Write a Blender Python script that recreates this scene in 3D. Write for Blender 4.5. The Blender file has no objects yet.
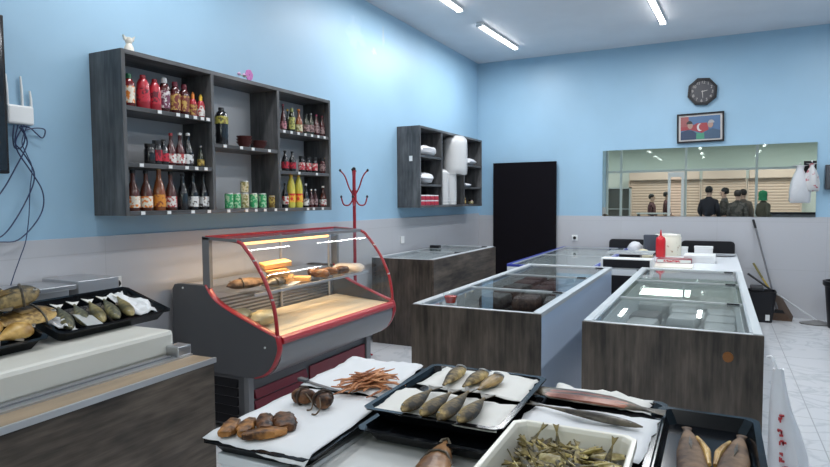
import bpy, bmesh, math, random
from mathutils import Vector, Matrix
R = math.radians
PI = math.pi
rnd = random.Random(7)
S = bpy.context.scene
COL = S.collection
XL, YB, ZC = -3.33, 8.8, 3.59      # left wall, back wall, ceiling
YF = -3.2                          # shop front
XR = 3.0

# ------------------------------------------------------------------ materials
def new_mat(name):
    m = bpy.data.materials.new(name); m.use_nodes = True
    nt = m.node_tree; b = nt.nodes['Principled BSDF']
    return m, nt, b

def c3(c): return (c[0], c[1], c[2], 1)

def mat(name, col, rough=.5, metal=0, col2=None, scale=8, stretch=(1, 1, 1), bump=0, emit=0, spec=.5, detail=4, lo=.35, hi=.65, trans=0, coat=0):
    m, nt, b = new_mat(name)
    b.inputs['Base Color'].default_value = c3(col)
    b.inputs['Roughness'].default_value = rough
    b.inputs['Metallic'].default_value = metal
    b.inputs['Specular IOR Level'].default_value = spec
    b.inputs['Coat Weight'].default_value = coat
    if emit:
        b.inputs['Emission Color'].default_value = c3(col); b.inputs['Emission Strength'].default_value = emit
    if trans:
        b.inputs['Transmission Weight'].default_value = trans
    if col2 or bump:
        tc = nt.nodes.new('ShaderNodeTexCoord'); mp = nt.nodes.new('ShaderNodeMapping')
        mp.inputs['Scale'].default_value = stretch
        nz = nt.nodes.new('ShaderNodeTexNoise'); nz.inputs['Scale'].default_value = scale; nz.inputs['Detail'].default_value = detail
        nt.links.new(tc.outputs['Object'], mp.inputs['Vector']); nt.links.new(mp.outputs[0], nz.inputs['Vector'])
        if col2:
            rp = nt.nodes.new('ShaderNodeValToRGB')
            rp.color_ramp.elements[0].position = lo; rp.color_ramp.elements[1].position = hi
            rp.color_ramp.elements[0].color = c3(col); rp.color_ramp.elements[1].color = c3(col2)
            nt.links.new(nz.outputs['Fac'], rp.inputs['Fac']); nt.links.new(rp.outputs['Color'], b.inputs['Base Color'])
        if bump:
            bp = nt.nodes.new('ShaderNodeBump'); bp.inputs['Strength'].default_value = bump; bp.inputs['Distance'].default_value = .01
            nt.links.new(nz.outputs['Fac'], bp.inputs['Height']); nt.links.new(bp.outputs[0], b.inputs['Normal'])
    return m

def wood(name, dark, light, axis, rough=.45):
    """laminate with streaks running along one axis plus broad cloudy variation"""
    m, nt, b = new_mat(name)
    tc = nt.nodes.new('ShaderNodeTexCoord')
    def noise(sc, detail):
        mp = nt.nodes.new('ShaderNodeMapping'); mp.inputs['Scale'].default_value = sc
        n = nt.nodes.new('ShaderNodeTexNoise'); n.inputs['Scale'].default_value = 1; n.inputs['Detail'].default_value = detail; n.inputs['Roughness'].default_value = .65
        nt.links.new(tc.outputs['Object'], mp.inputs['Vector']); nt.links.new(mp.outputs[0], n.inputs['Vector'])
        return n
    fine = [38, 38, 38]; fine[axis] = 3.0
    broad = [7, 7, 7]; broad[axis] = 1.9
    a = noise(fine, 6); c = noise(broad, 3)
    mx = nt.nodes.new('ShaderNodeMath'); mx.operation = 'MULTIPLY_ADD'; mx.inputs[1].default_value = .42
    ml = nt.nodes.new('ShaderNodeMath'); ml.operation = 'MULTIPLY'; ml.inputs[1].default_value = .58
    nt.links.new(c.outputs['Fac'], ml.inputs[0]); nt.links.new(a.outputs['Fac'], mx.inputs[0]); nt.links.new(ml.outputs[0], mx.inputs[2])
    rp = nt.nodes.new('ShaderNodeValToRGB')
    rp.color_ramp.elements[0].position = .38; rp.color_ramp.elements[1].position = .66
    rp.color_ramp.elements[0].color = c3(dark); rp.color_ramp.elements[1].color = c3(light)
    e = rp.color_ramp.elements.new(.5); e.color = c3([d * .62 + l * .38 for d, l in zip(dark, light)])
    nt.links.new(mx.outputs[0], rp.inputs['Fac']); nt.links.new(rp.outputs['Color'], b.inputs['Base Color'])
    b.inputs['Roughness'].default_value = rough
    return m

def glass(name, tint=(.96, .98, .98), rough=0.0, ior=1.45):
    m, nt, b = new_mat(name); nt.nodes.remove(b)
    out = nt.nodes['Material Output']
    t = nt.nodes.new('ShaderNodeBsdfTransparent'); t.inputs['Color'].default_value = c3(tint)
    g = nt.nodes.new('ShaderNodeBsdfGlossy'); g.inputs['Roughness'].default_value = rough
    # Schlick's curve on the facing angle: thin panes reflect the same from either side
    lw = nt.nodes.new('ShaderNodeLayerWeight'); lw.inputs['Blend'].default_value = .5
    pw = nt.nodes.new('ShaderNodeMath'); pw.operation = 'POWER'; pw.inputs[1].default_value = 5
    nt.links.new(lw.outputs['Facing'], pw.inputs[0])
    f0 = ((ior - 1) / (ior + 1)) ** 2
    f = nt.nodes.new('ShaderNodeMath'); f.operation = 'MULTIPLY_ADD'; f.inputs[1].default_value = (1 - f0) * .8; f.inputs[2].default_value = f0
    nt.links.new(pw.outputs[0], f.inputs[0])
    mx = nt.nodes.new('ShaderNodeMixShader')
    nt.links.new(f.outputs[0], mx.inputs[0]); nt.links.new(t.outputs[0], mx.inputs[1]); nt.links.new(g.outputs[0], mx.inputs[2])
    nt.links.new(mx.outputs[0], out.inputs['Surface'])
    return m

def film(name, col, opacity=.55, rough=.3):
    m, nt, b = new_mat(name)
    b.inputs['Base Color'].default_value = c3(col); b.inputs['Roughness'].default_value = rough
    b.inputs['Alpha'].default_value = opacity
    return m

def tiles(name, col, grout, bw, bh, axes, rough=.3, vein=None, mortar=.004, var=.03):
    """square tiles on a plane; axes = which object axes run across and up"""
    m, nt, b = new_mat(name)
    tc = nt.nodes.new('ShaderNodeTexCoord'); sp = nt.nodes.new('ShaderNodeSeparateXYZ'); cb = nt.nodes.new('ShaderNodeCombineXYZ')
    nt.links.new(tc.outputs['Object'], sp.inputs[0])
    nt.links.new(sp.outputs[axes[0]], cb.inputs[0]); nt.links.new(sp.outputs[axes[1]], cb.inputs[1])
    br = nt.nodes.new('ShaderNodeTexBrick'); br.offset = 0
    br.inputs['Scale'].default_value = 1; br.inputs['Brick Width'].default_value = bw; br.inputs['Row Height'].default_value = bh
    br.inputs['Mortar Size'].default_value = mortar; br.inputs['Mortar Smooth'].default_value = .3
    br.inputs['Color1'].default_value = c3(col); br.inputs['Color2'].default_value = c3([x * (1 - var) for x in col]); br.inputs['Mortar'].default_value = c3(grout)
    nt.links.new(cb.outputs[0], br.inputs['Vector'])
    last = br.outputs['Color']
    if vein:
        nz = nt.nodes.new('ShaderNodeTexNoise'); nz.inputs['Scale'].default_value = 2.2; nz.inputs['Detail'].default_value = 8; nz.inputs['Distortion'].default_value = 1.2
        nt.links.new(cb.outputs[0], nz.inputs['Vector'])
        rp = nt.nodes.new('ShaderNodeValToRGB'); e = rp.color_ramp.elements
        e[0].position = .46; e[0].color = (0, 0, 0, 1); e[1].position = .5; e[1].color = (.6, .6, .6, 1)
        x = e.new(.54); x.color = (0, 0, 0, 1)
        nt.links.new(nz.outputs['Fac'], rp.inputs['Fac'])
        mx = nt.nodes.new('ShaderNodeMixRGB'); mx.inputs['Color2'].default_value = c3(vein)
        nt.links.new(rp.outputs['Color'], mx.inputs['Fac']); nt.links.new(last, mx.inputs['Color1'])
        last = mx.outputs['Color']
    nt.links.new(last, b.inputs['Base Color']); b.inputs['Roughness'].default_value = rough
    return m

BLUE = (.30, .475, .62)
def wall_paint(name, tone_patches=()):
    m, nt, b = new_mat(name)
    tc = nt.nodes.new('ShaderNodeTexCoord')
    nz = nt.nodes.new('ShaderNodeTexNoise'); nz.inputs['Scale'].default_value = 1.3; nz.inputs['Detail'].default_value = 5
    nt.links.new(tc.outputs['Object'], nz.inputs['Vector'])
    rp = nt.nodes.new('ShaderNodeValToRGB'); rp.color_ramp.elements[0].position = .3; rp.color_ramp.elements[1].position = .7
    rp.color_ramp.elements[0].color = c3([x * .96 for x in BLUE]); rp.color_ramp.elements[1].color = c3([min(1, x * 1.05) for x in BLUE])
    nt.links.new(nz.outputs['Fac'], rp.inputs['Fac'])
    last = rp.outputs['Color']
    for (p, ry, rz, col, amt) in tone_patches:       # soft-edged patches mixed over the base blue
        mp = nt.nodes.new('ShaderNodeMapping'); mp.vector_type = 'TEXTURE'
        mp.inputs['Location'].default_value = p; mp.inputs['Scale'].default_value = (.4, ry, rz)
        wn = nt.nodes.new('ShaderNodeTexNoise'); wn.inputs['Scale'].default_value = 2.5
        ln = nt.nodes.new('ShaderNodeVectorMath'); ln.operation = 'LENGTH'
        nt.links.new(tc.outputs['Object'], mp.inputs['Vector']); nt.links.new(mp.outputs[0], ln.inputs[0])
        nt.links.new(mp.outputs[0], wn.inputs['Vector'])
        ad = nt.nodes.new('ShaderNodeMath'); ad.operation = 'ADD'
        nt.links.new(ln.outputs['Value'], ad.inputs[0]); nt.links.new(wn.outputs['Fac'], ad.inputs[1])
        r2 = nt.nodes.new('ShaderNodeValToRGB'); r2.color_ramp.elements[0].position = .8; r2.color_ramp.elements[1].position = 1.35
        r2.color_ramp.elements[0].color = (amt, amt, amt, 1); r2.color_ramp.elements[1].color = (0, 0, 0, 1)
        sc = nt.nodes.new('ShaderNodeMath'); sc.operation = 'MULTIPLY'; sc.inputs[1].default_value = 1.0
        nt.links.new(ad.outputs[0], r2.inputs['Fac'])
        mx = nt.nodes.new('ShaderNodeMixRGB'); mx.inputs['Color2'].default_value = c3(col)
        nt.links.new(r2.outputs['Color'], mx.inputs['Fac']); nt.links.new(last, mx.inputs['Color1'])
        last = mx.outputs['Color']
    nt.links.new(last, b.inputs['Base Color']); b.inputs['Roughness'].default_value = .45
    return m

M = {}
M['wall_blue'] = wall_paint('blue paint')
M['wall_blue_left'] = wall_paint('blue paint blotched', [((XL, 5.86, 3.30), .05, .20, (.58, .54, .44), .4), ((XL, 5.66, 3.10), .10, .07, (.58, .54, .44), .4), ((XL, 5.3, 3.2), .35, .3, (.44, .58, .72), .3)])
M['dado'] = tiles('grey wall tiles', (.46, .465, .495), (.40, .405, .43), 1.2, .6, (1, 2), .35, mortar=.003)
M['dado_back'] = tiles('grey wall tiles back', (.46, .465, .495), (.40, .405, .43), 1.2, .6, (0, 2), .35, mortar=.003)
M['floor'] = tiles('white floor tiles', (.66, .67, .69), (.42, .43, .44), .6, .6, (0, 1), .22, vein=(.45, .47, .5))
M['ceiling'] = mat('ceiling paint', (.62, .64, .68), .55, col2=(.66, .68, .72), scale=2)
M['shelf_wood'] = wood('dark grey ash laminate', (.028, .029, .032), (.145, .147, .152), 2)
M['shelf_wood_h'] = wood('dark grey ash laminate lying', (.028, .029, .032), (.145, .147, .152), 1)
M['brown_wood'] = wood('brown grey oak laminate', (.016, .012, .009), (.135, .107, .086), 2)
M['brown_wood_h'] = wood('brown grey oak laminate lying', (.012, .009, .007), (.15, .118, .092), 1)
M['shelf_back'] = mat('grey back board', (.52, .53, .55), .5)
M['white_plastic'] = mat('white plastic', (.75, .76, .76), .35)
M['cream_plastic'] = mat('cream plastic', (.78, .75, .66), .3)
M['white_gloss'] = mat('white enamel', (.70, .73, .76), .25)
M['side_blue'] = mat('pale blue enamel', (.50, .62, .80), .3)
M['alu'] = mat('brushed aluminium', (.62, .64, .66), .35, .8)
M['alu_white'] = mat('silver plastic trim', (.58, .61, .63), .35, .2)
M['steel'] = mat('stainless steel', (.55, .56, .58), .3, .9, col2=(.5, .51, .53), scale=20, stretch=(1, .1, 1))
M['deli_grey'] = mat('deli grey paint', (.085, .088, .095), .4)
M['deli_grey2'] = mat('deli mid grey paint', (.17, .175, .185), .35)
M['red'] = mat('deli red', (.33, .016, .024), .35, coat=.15)
M['darkred'] = mat('dark red panel', (.16, .012, .024), .4)
M['black'] = mat('black plastic', (.010, .010, .013), .4, spec=.3)
M['black_matte'] = mat('black board', (.005, .004, .006), .7, spec=.08)
M['tray'] = mat('black tray plastic', (.005, .006, .008), .16, spec=.25)
M['screen'] = mat('tv screen', (.01, .012, .016), .12)
M['paper'] = mat('white paper', (.70, .69, .65), .7, bump=.25, scale=9)
M['paper_cool'] = mat('white paper sheet', (.70, .71, .72), .7, bump=.2, scale=6)
M['glass'] = glass('clear glass')
M['glass_curved'] = glass('curved case glass', (.97, .97, .96), ior=1.3)
M['glass_green'] = glass('green tinted glass', (.86, .93, .91))
M['glass_front'] = glass('shop front glass', (.93, .96, .95), ior=1.25)
M['mirror'] = mat('mirror silver', (.86, .90, .88), .0, 1)
M['frost'] = mat('frost white liner', (.62, .66, .67), .5, col2=(.70, .73, .73), scale=10)
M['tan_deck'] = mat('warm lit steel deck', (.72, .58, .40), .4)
M['navy'] = mat('navy cable', (.02, .035, .10), .45)
M['lamp'] = mat('lamp tube', (1, .98, .96), emit=9)
M['warm_lamp'] = mat('warm lamp tube', (1, .50, .17), emit=2.6)
M['blue_trim'] = mat('blue freezer trim', (.03, .05, .32), .35)
M['redstand'] = mat('red lacquer', (.32, .012, .025), .3)
M['skin'] = mat('skin', (.55, .36, .27), .55)
M['lightwood'] = mat('worn wood edge', (.34, .25, .16), .5, col2=(.22, .165, .11), scale=14, stretch=(1, .15, 1))
M['slab'] = mat('cream white slab', (.62, .61, .555), .4, col2=(.57, .56, .505), scale=3)
M['shutter'] = mat('beige roller shutter', (.55, .42, .34), .5)
M['shutter_box'] = mat('shutter box', (.55, .43, .36), .5)
M['corr'] = mat('corridor paint', (.62, .66, .63), .6)
M['corr_floor'] = mat('corridor floor', (.35, .36, .36), .4)
M['white_frame'] = mat('white door frame', (.80, .80, .78), .35)
M['mull'] = mat('grey green mullion', (.52, .58, .56), .4)

def twotone(name, dark, mid, gold, width, rough=.3):
    m, nt, b = new_mat(name)
    tc = nt.nodes.new('ShaderNodeTexCoord'); sp = nt.nodes.new('ShaderNodeSeparateXYZ'); nt.links.new(tc.outputs['Object'], sp.inputs[0])
    nz = nt.nodes.new('ShaderNodeTexNoise'); nz.inputs['Scale'].default_value = 45; nz.inputs['Detail'].default_value = 5
    nt.links.new(tc.outputs['Object'], nz.inputs['Vector'])
    a = nt.nodes.new('ShaderNodeMath'); a.operation = 'MULTIPLY_ADD'; a.inputs[1].default_value = .55 / width; a.inputs[2].default_value = 0
    nt.links.new(sp.outputs[1], a.inputs[0])
    d = nt.nodes.new('ShaderNodeMath'); d.operation = 'ADD'; nt.links.new(a.outputs[0], d.inputs[0]); nt.links.new(nz.outputs['Fac'], d.inputs[1])
    rp = nt.nodes.new('ShaderNodeValToRGB'); e = rp.color_ramp.elements
    e[0].position = .28; e[0].color = c3(dark); e[1].position = .78; e[1].color = c3(gold); x = e.new(.52); x.color = c3(mid)
    nt.links.new(d.outputs[0], rp.inputs['Fac']); nt.links.new(rp.outputs['Color'], b.inputs['Base Color'])
    bp = nt.nodes.new('ShaderNodeBump'); bp.inputs['Strength'].default_value = .5; bp.inputs['Distance'].default_value = .004
    nt.links.new(nz.outputs['Fac'], bp.inputs['Height']); nt.links.new(bp.outputs[0], b.inputs['Normal'])
    b.inputs['Roughness'].default_value = rough; b.inputs['Specular IOR Level'].default_value = .3
    return m
def fishmat(name, a, b, c=None, rough=.32, scale=16, stretch=(1, 1, 1)):
    m = mat(name, a, rough, col2=b, scale=scale, bump=.4, spec=.3, lo=.38, hi=.62, stretch=stretch)
    return m
M['olive_fish'] = fishmat('olive gold smoked skin', (.045, .037, .018), (.28, .21, .085), stretch=(.5, 1.5, 1))
M['seven_fish'] = twotone('olive and gold fish skin', (.016, .012, .006), (.14, .095, .034), (.46, .33, .12), .054, .55)
M['pile_gold'] = twotone('gold split fish skin', (.03, .018, .008), (.17, .10, .03), (.50, .33, .11), .16, .5)
M['pile_dark'] = twotone('dark backed fish skin', (.016, .014, .011), (.06, .05, .032), (.28, .20, .085), .12, .5)
M['mackerel'] = twotone('grey green fish skin', (.022, .026, .018), (.085, .085, .055), (.30, .26, .12), .075, .4)
M['gold_fish'] = fishmat('gold smoked skin', (.12, .075, .025), (.50, .32, .11), stretch=(.5, 1.5, 1))
M['dark_fish'] = fishmat('dark smoked skin', (.035, .030, .025), (.13, .11, .08))
M['grey_fish'] = fishmat('grey green mackerel skin', (.035, .040, .030), (.22, .21, .13), stretch=(1.0, .3, 1))
M['yellow_fish'] = fishmat('yellow cured flesh', (.28, .15, .035), (.62, .40, .13))
M['brown_fish'] = fishmat('brown smoked flesh', (.055, .030, .018), (.21, .13, .075), rough=.6)
M['pink_flesh'] = fishmat('pink fillet flesh', (.17, .05, .032), (.36, .135, .085), scale=14)
M['sprat'] = fishmat('dried sprat skin', (.11, .08, .022), (.56, .45, .16), rough=.5, scale=40)
M['sprat2'] = fishmat('dark dried sprat skin', (.022, .018, .008), (.22, .17, .06), rough=.5, scale=40)
M['pale_sprat'] = fishmat('pale gold sprat skin', (.22, .17, .06), (.60, .52, .26), scale=40)
M['strip'] = fishmat('orange dried strip', (.36, .12, .045), (.68, .33, .16), rough=.5, scale=30)
M['strip2'] = fishmat('brown dried strip', (.22, .07, .03), (.52, .22, .10), rough=.5, scale=30)
M['meat'] = fishmat('browned smoked meat', (.022, .010, .007), (.19, .08, .032), rough=.45, scale=34)
M['meat_gold'] = fishmat('golden smoked meat', (.05, .02, .008), (.42, .19, .055), rough=.45, scale=26)
M['eye'] = mat('fish eye', (.35, .33, .28), .15)
M['silver_cut'] = mat('silver cut end', (.30, .30, .29), .3, .3)
M['cheese'] = mat('orange cheese', (.62, .32, .10), .45, col2=(.70, .40, .16), scale=6)

# ------------------------------------------------------------------ geometry collector
class MB:
    def __init__(s): s.v = []; s.f = []
    def add(s, vs, fs):
        o = len(s.v); s.v += [tuple(v) for v in vs]; s.f += [tuple(i + o for i in f) for f in fs]; return s
    def box(s, x0, x1, y0, y1, z0, z1):
        vs = [(x, y, z) for z in (z0, z1) for y in (y0, y1) for x in (x0, x1)]
        return s.add(vs, [(0, 2, 3, 1), (4, 5, 7, 6), (0, 1, 5, 4), (2, 6, 7, 3), (0, 4, 6, 2), (1, 3, 7, 5)])
    def tube(s, pts, r, seg=8, cap=True, flat=1.0):
        pts = [Vector(p) for p in pts]; n = len(pts)
        rs = r if isinstance(r, (list, tuple)) else [r] * n
        vs = []; fs = []; up = Vector((0, 0, 1))
        prev = None
        for i, p in enumerate(pts):
            t = (pts[min(i + 1, n - 1)] - pts[max(i - 1, 0)]).normalized()
            if prev is None:
                a = t.cross(up)
                if a.length < .05: a = t.cross(Vector((1, 0, 0)))
                a.normalize()
            else:
                a = (prev - t * prev.dot(t)).normalized()
            prev = a; b = a.cross(t)
            for k in range(seg):
                q = 2 * PI * k / seg
                vs.append(p + a * math.cos(q) * rs[i] + b * math.sin(q) * rs[i] * flat)
        for i in range(n - 1):
            for k in range(seg):
                k2 = (k + 1) % seg
                fs.append((i * seg + k, i * seg + k2, (i + 1) * seg + k2, (i + 1) * seg + k))
        if cap:
            fs.append(tuple(range(seg))[::-1]); fs.append(tuple((n - 1) * seg + k for k in range(seg)))
        return s.add(vs, fs)
    def lathe(s, prof, seg=16, c=(0, 0, 0), sx=1, sy=1):
        vs = []; fs = []; n = len(prof)
        for r, z in prof:
            for k in range(seg):
                q = 2 * PI * k / seg
                vs.append((c[0] + r * sx * math.cos(q), c[1] + r * sy * math.sin(q), c[2] + z))
        for i in range(n - 1):
            for k in range(seg):
                k2 = (k + 1) % seg
                fs.append((i * seg + k, i * seg + k2, (i + 1) * seg + k2, (i + 1) * seg + k))
        fs.append(tuple(range(seg))[::-1]); fs.append(tuple((n - 1) * seg + k for k in range(seg)))
        return s.add(vs, fs)
    def prism(s, poly, a, b, axis=1):
        """polygon in the plane of the two other axes, run from a to b along axis"""
        n = len(poly); vs = []
        for d in (a, b):
            for p in poly:
                q = list(p); q.insert(axis, d); vs.append(tuple(q))
        fs = [tuple(range(n))[::-1], tuple(range(n, 2 * n))]
        for i in range(n):
            j = (i + 1) % n; fs.append((i, j, n + j, n + i))
        return s.add(vs, fs)
    def sheet(s, poly, a, b, th, axis=1):
        """open polyline strip with thickness"""
        n = len(poly); P = [Vector((p[0], p[1])) for p in poly]; off = []
        for i in range(n):
            t = (P[min(i + 1, n - 1)] - P[max(i - 1, 0)]).normalized(); off.append(P[i] + Vector((-t.y, t.x)) * th)
        return s.prism([tuple(p) for p in P] + [tuple(p) for p in off[::-1]], a, b, axis)
    def loft(s, rings, cap=True):
        seg = len(rings[0]); vs = [v for r in rings for v in r]; fs = []; n = len(rings)
        for i in range(n - 1):
            for k in range(seg):
                k2 = (k + 1) % seg
                fs.append((i * seg + k, i * seg + k2, (i + 1) * seg + k2, (i + 1) * seg + k))
        if cap:
            fs.append(tuple(range(seg))[::-1]); fs.append(tuple((n - 1) * seg + k for k in range(seg)))
        return s.add(vs, fs)

def obj(name, mb, m, parent=None, smooth=False, bevel=0, sub=0, loc=None):
    me = bpy.data.meshes.new(name)
    me.from_pydata(mb.v, [], mb.f)
    bm = bmesh.new(); bm.from_mesh(me); bmesh.ops.recalc_face_normals(bm, faces=bm.faces); bm.to_mesh(me); bm.free()
    if m: me.materials.append(M[m] if isinstance(m, str) else m)
    if smooth:
        for p in me.polygons: p.use_smooth = True
    o = bpy.data.objects.new(name, me); COL.objects.link(o)
    if parent: o.parent = parent
    if loc: o.location = loc
    if bevel:
        b = o.modifiers.new('edge', 'BEVEL'); b.width = bevel; b.segments = 2; b.limit_method = 'ANGLE'; b.angle_limit = R(40)
    if sub:
        b = o.modifiers.new('smooth', 'SUBSURF'); b.levels = sub; b.render_levels = sub
    if smooth and not sub:
        try:
            md = me
            for e in bpy.data.meshes[me.name].edges: pass
            bm = bmesh.new(); bm.from_mesh(me)
            for e in bm.edges:
                if len(e.link_faces) == 2 and e.calc_face_angle(0) > R(45): e.smooth = False
            bm.to_mesh(me); bm.free()
        except Exception: pass
    return o

def tag(o, label=None, cat=None, group=None, kind=None):
    if label: o['label'] = label
    if cat: o['category'] = cat
    if group: o['group'] = group
    if kind: o['kind'] = kind
    return o

def thing(name, label, cat, loc=(0, 0, 0), rz=0, group=None, rx=0, ry=0):
    o = bpy.data.objects.new(name, None); COL.objects.link(o); o.empty_display_size = .05
    o.location = loc; o.rotation_euler = (R(rx), R(ry), R(rz))
    return tag(o, label, cat, group)

def dup(root, loc=None, rot=None, label=None, group=None, scale=None):
    r = root.copy(); COL.objects.link(r)
    if loc is not None: r.location = loc
    if rot is not None: r.rotation_euler = rot
    if scale is not None: r.scale = scale if hasattr(scale, '__len__') else (scale,) * 3
    if label: r['label'] = label
    if group: r['group'] = group
    for ch in list(root.children):
        c = ch.copy(); COL.objects.link(c); c.parent = r
        for g in list(ch.children):
            d = g.copy(); COL.objects.link(d); d.parent = c
    return r

def struct(name, mb, m, label=None, parent=None, cat=None, **k):
    o = obj(name, mb, m, parent, **k)
    if not parent: tag(o, label, cat, kind='structure')
    return o

# ------------------------------------------------------------------ the room shell
struct('floor', MB().box(XL - .1, XR + .1, YF, YB + .1, -.1, 0), 'floor', 'white veined floor tiles of the shop', cat='floor')
struct('ceiling', MB().box(XL - .1, XR + .1, YF, YB + .1, ZC, ZC + .1), 'ceiling', 'pale grey painted ceiling with strip lights', cat='ceiling')
struct('wall_left', MB().box(XL - .1, XL, YF, YB + .1, 0, ZC), 'wall_blue_left', 'blue wall carrying the two dark wall shelves', cat='wall')
struct('wall_back', MB().box(XL, XR, YB, YB + .1, 0, ZC), 'wall_blue', 'blue wall carrying the clock and mirror', cat='wall')
struct('wall_right', MB().box(XR, XR + .1, YF, YB + .1, 0, ZC), 'wall_blue', 'blue wall opposite the wall shelves', cat='wall')
struct('trim_1', MB().box(XL, XL + .012, YF, YB, 0, 1.295), 'dado', 'grey tiled lower band below the wall shelves', cat='wall tiles')
struct('trim_2', MB().box(XL + .012, XR, YB - .012, YB, 0, 1.265), 'dado_back', 'grey tiled lower band below the mirror', cat='wall tiles')
struct('trim_3', MB().box(XR - .012, XR, YF, YB - .012, 0, 1.28), 'dado', 'grey tiled lower band of the far side wall', cat='wall tiles')

# shop front behind the camera, seen in the mirror
TZ = 2.45
mul_x = [-3.29, -2.85, -.91, 1.03, 2.95]
for i in range(4):
    a, b = mul_x[i], mul_x[i + 1]
    w = struct('window_%d' % (i + 1), MB().box(a + .02, b - .02, YF - .01, YF + .0, TZ + .04, ZC), 'glass_green',
               ['narrow green tinted fanlight at one end of shop front', 'green tinted fanlight pane left of the front door', 'green tinted fanlight pane above the front door', 'green tinted fanlight pane by the hanging bags'][i], cat='window')
    fr = MB()
    fr.box(a - .035, a + .035, YF - .04, YF + .04, 0, ZC); fr.box(a, b, YF - .035, YF + .035, TZ - .03, TZ + .04)
    if i == 3: fr.box(b - .035, b + .035, YF - .04, YF + .04, 0, ZC)
    obj('window_frame', fr, 'mull', w)
    if i != 1:
        obj('window_pane', MB().box(a + .035, b - .035, YF - .01, YF, .05, TZ - .03), 'glass_front', w)
    else:
        obj('window_pane', MB().box(a + .035, -1.42, YF - .01, YF, .05, TZ - .03), 'glass_front', w)
d1 = thing('door_1', 'open white framed front door of the shop', 'door', (-.95, YF + .09, 0), 0); d1['kind'] = 'structure'
fr = MB(); fr.box(-.47, -.39, -.04, .04, 0, TZ - .05); fr.box(-.08, 0, -.04, .04, 0, TZ - .05); fr.box(-.39, -.08, -.04, .04, TZ - .2, TZ - .05)
obj('door_frame', fr, 'white_frame', d1)
# corridor outside
struct('floor_outside', MB().box(-9, 9, -8, YF, -.1, 0), 'corr_floor', 'grey floor of the market corridor', cat='floor')
struct('ceiling_outside', MB().box(-9, 9, -8, YF, 3.7, 3.8), 'corr', 'pale ceiling of the market corridor', cat='ceiling')
struct('wall_outside', MB().box(-9, 9, -8.1, -8, 0, 3.8), 'corr', 'pale corridor wall behind the roller shutters', cat='wall')
struct('wall_corridor_left', MB().box(-9.1, -9, -8, YF, 0, 3.8), 'corr', 'pale end wall of the corridor', cat='wall')
struct('wall_corridor_right', MB().box(9, 9.1, -8, YF, 0, 3.8), 'corr', 'pale other end wall of the corridor', cat='wall')
fw = MB(); fw.box(-9, XL - .1, YF - .1, YF, 0, 3.8); fw.box(XR + .1, 9, YF - .1, YF, 0, 3.8); fw.box(XL - .1, XR + .1, YF - .1, YF, ZC + .02, 3.8)
struct('wall_front', fw, 'corr', 'pale wall beside the shop front', cat='wall')

YS = -7.4
for i, (a, b, lab) in enumerate([(-3.1, -.62, 'beige roller shutter behind the two seated people'), (-.52, .9, 'beige roller shutter behind the man in black jacket'), (1.0, 2.6, 'beige roller shutter behind the person in green headscarf')]):
    t = thing('roller_shutter', lab, 'roller shutter', ((a + b) / 2, YS, 0), group='closed stalls across the corridor')
    h = (b - a) / 2
    prof = []
    n = 22
    for k in range(n):
        z = 2.3 * k / n
        prof += [(.0, z + .004), (.022, z + .03), (.022, z + .075), (.0, z + .1)]
    mb = MB().prism([(p[0], p[1]) for p in prof] + [(-.03, 2.3), (-.03, 0)], -h, h, axis=0)
    obj('slat_curtain', mb, 'shutter', t)
    obj('shutter_box', MB().box(-h, h, -.03, .22, 2.3, 2.62), 'shutter_box', t, bevel=.03)
    rl = MB(); rl.box(-h - .04, -h, -.03, .06, 0, 2.3); rl.box(h, h + .04, -.03, .06, 0, 2.3)
    obj('guide_rail', rl, 'shutter_box', t)

# ------------------------------------------------------------------ lights
def area(name, loc, sx, sy, w, col=(1, 1, 1), rot=(0, 0, 0)):
    l = bpy.data.lights.new(name, 'AREA'); l.shape = 'RECTANGLE'; l.size = sx; l.size_y = sy; l.energy = w; l.color = col
    o = bpy.data.objects.new(name, l); COL.objects.link(o); o.location = loc; o.rotation_euler = rot
    return o
LAMPCOL = (.96, .98, 1)
tubes = [(-2.55, 5.53, -1), (-2.52, 7.40, -2.6), (-.64, 7.08, -2.6)]
labs = ['strip light cut by the top edge of the photo, over the first wall shelf', 'strip light nearest the corner of the two blue walls', 'lone strip light on the ceiling above the clock side']
fix = None
for (x, y, rz), lab in zip(tubes, labs):
    if fix is None:
        fix = thing('ceiling_light', lab, 'ceiling light', (x, y, ZC), rz, 'ceiling strip lights')
        obj('housing', MB().box(-.036, .036, -.64, .64, -.03, 0), 'white_plastic', fix, bevel=.006)
        obj('tube', MB().prism([(-.028, -.03), (.028, -.03), (.022, -.05), (-.022, -.05)], -.615, .615, 1), 'lamp', fix)
        e = MB(); e.box(-.034, .034, -.645, -.615, -.054, -.0305); e.box(-.034, .034, .615, .645, -.054, -.0305)
        obj('end_cap', e, 'white_plastic', fix)
    else:
        dup(fix, (x, y, ZC), (0, 0, R(rz)), lab)
    area('strip_lamp', (x, y, ZC - .07), .12, 1.25, 24, LAMPCOL)
# the room's other strip lights lie outside the photograph
for x, y in [(-.64, 4.6), (1.5, 7.0), (1.5, 4.4), (-2.55, 2.6), (-.64, 1.8), (1.5, 1.6), (-2.4, -.6), (-.4, -1.2), (1.6, -1.2)]:
    f = dup(fix, (x, y, ZC), (0, 0, 0), 'strip light on the ceiling outside the view')
    area('strip_lamp', (x, y, ZC - .07), .12, 1.25, 24 if y > 2.7 else 18 if x < -2 else 8, LAMPCOL)
for x in (-5, -1.6, 1.9, 5):
    area('corridor_lamp', (x, -5.4, 3.6), 1.6, 1.6, 72, (1, .98, .95))
lampo = thing('corridor_light', 'round glowing ceiling lamp reflected in the mirror top', 'ceiling light', (1.5, -5.4, 3.7))
obj('lamp_disc', MB().lathe([(.0, -.06), (.25, -.06), (.3, -.03), (.3, 0)], 20), 'lamp', lampo)

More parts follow.
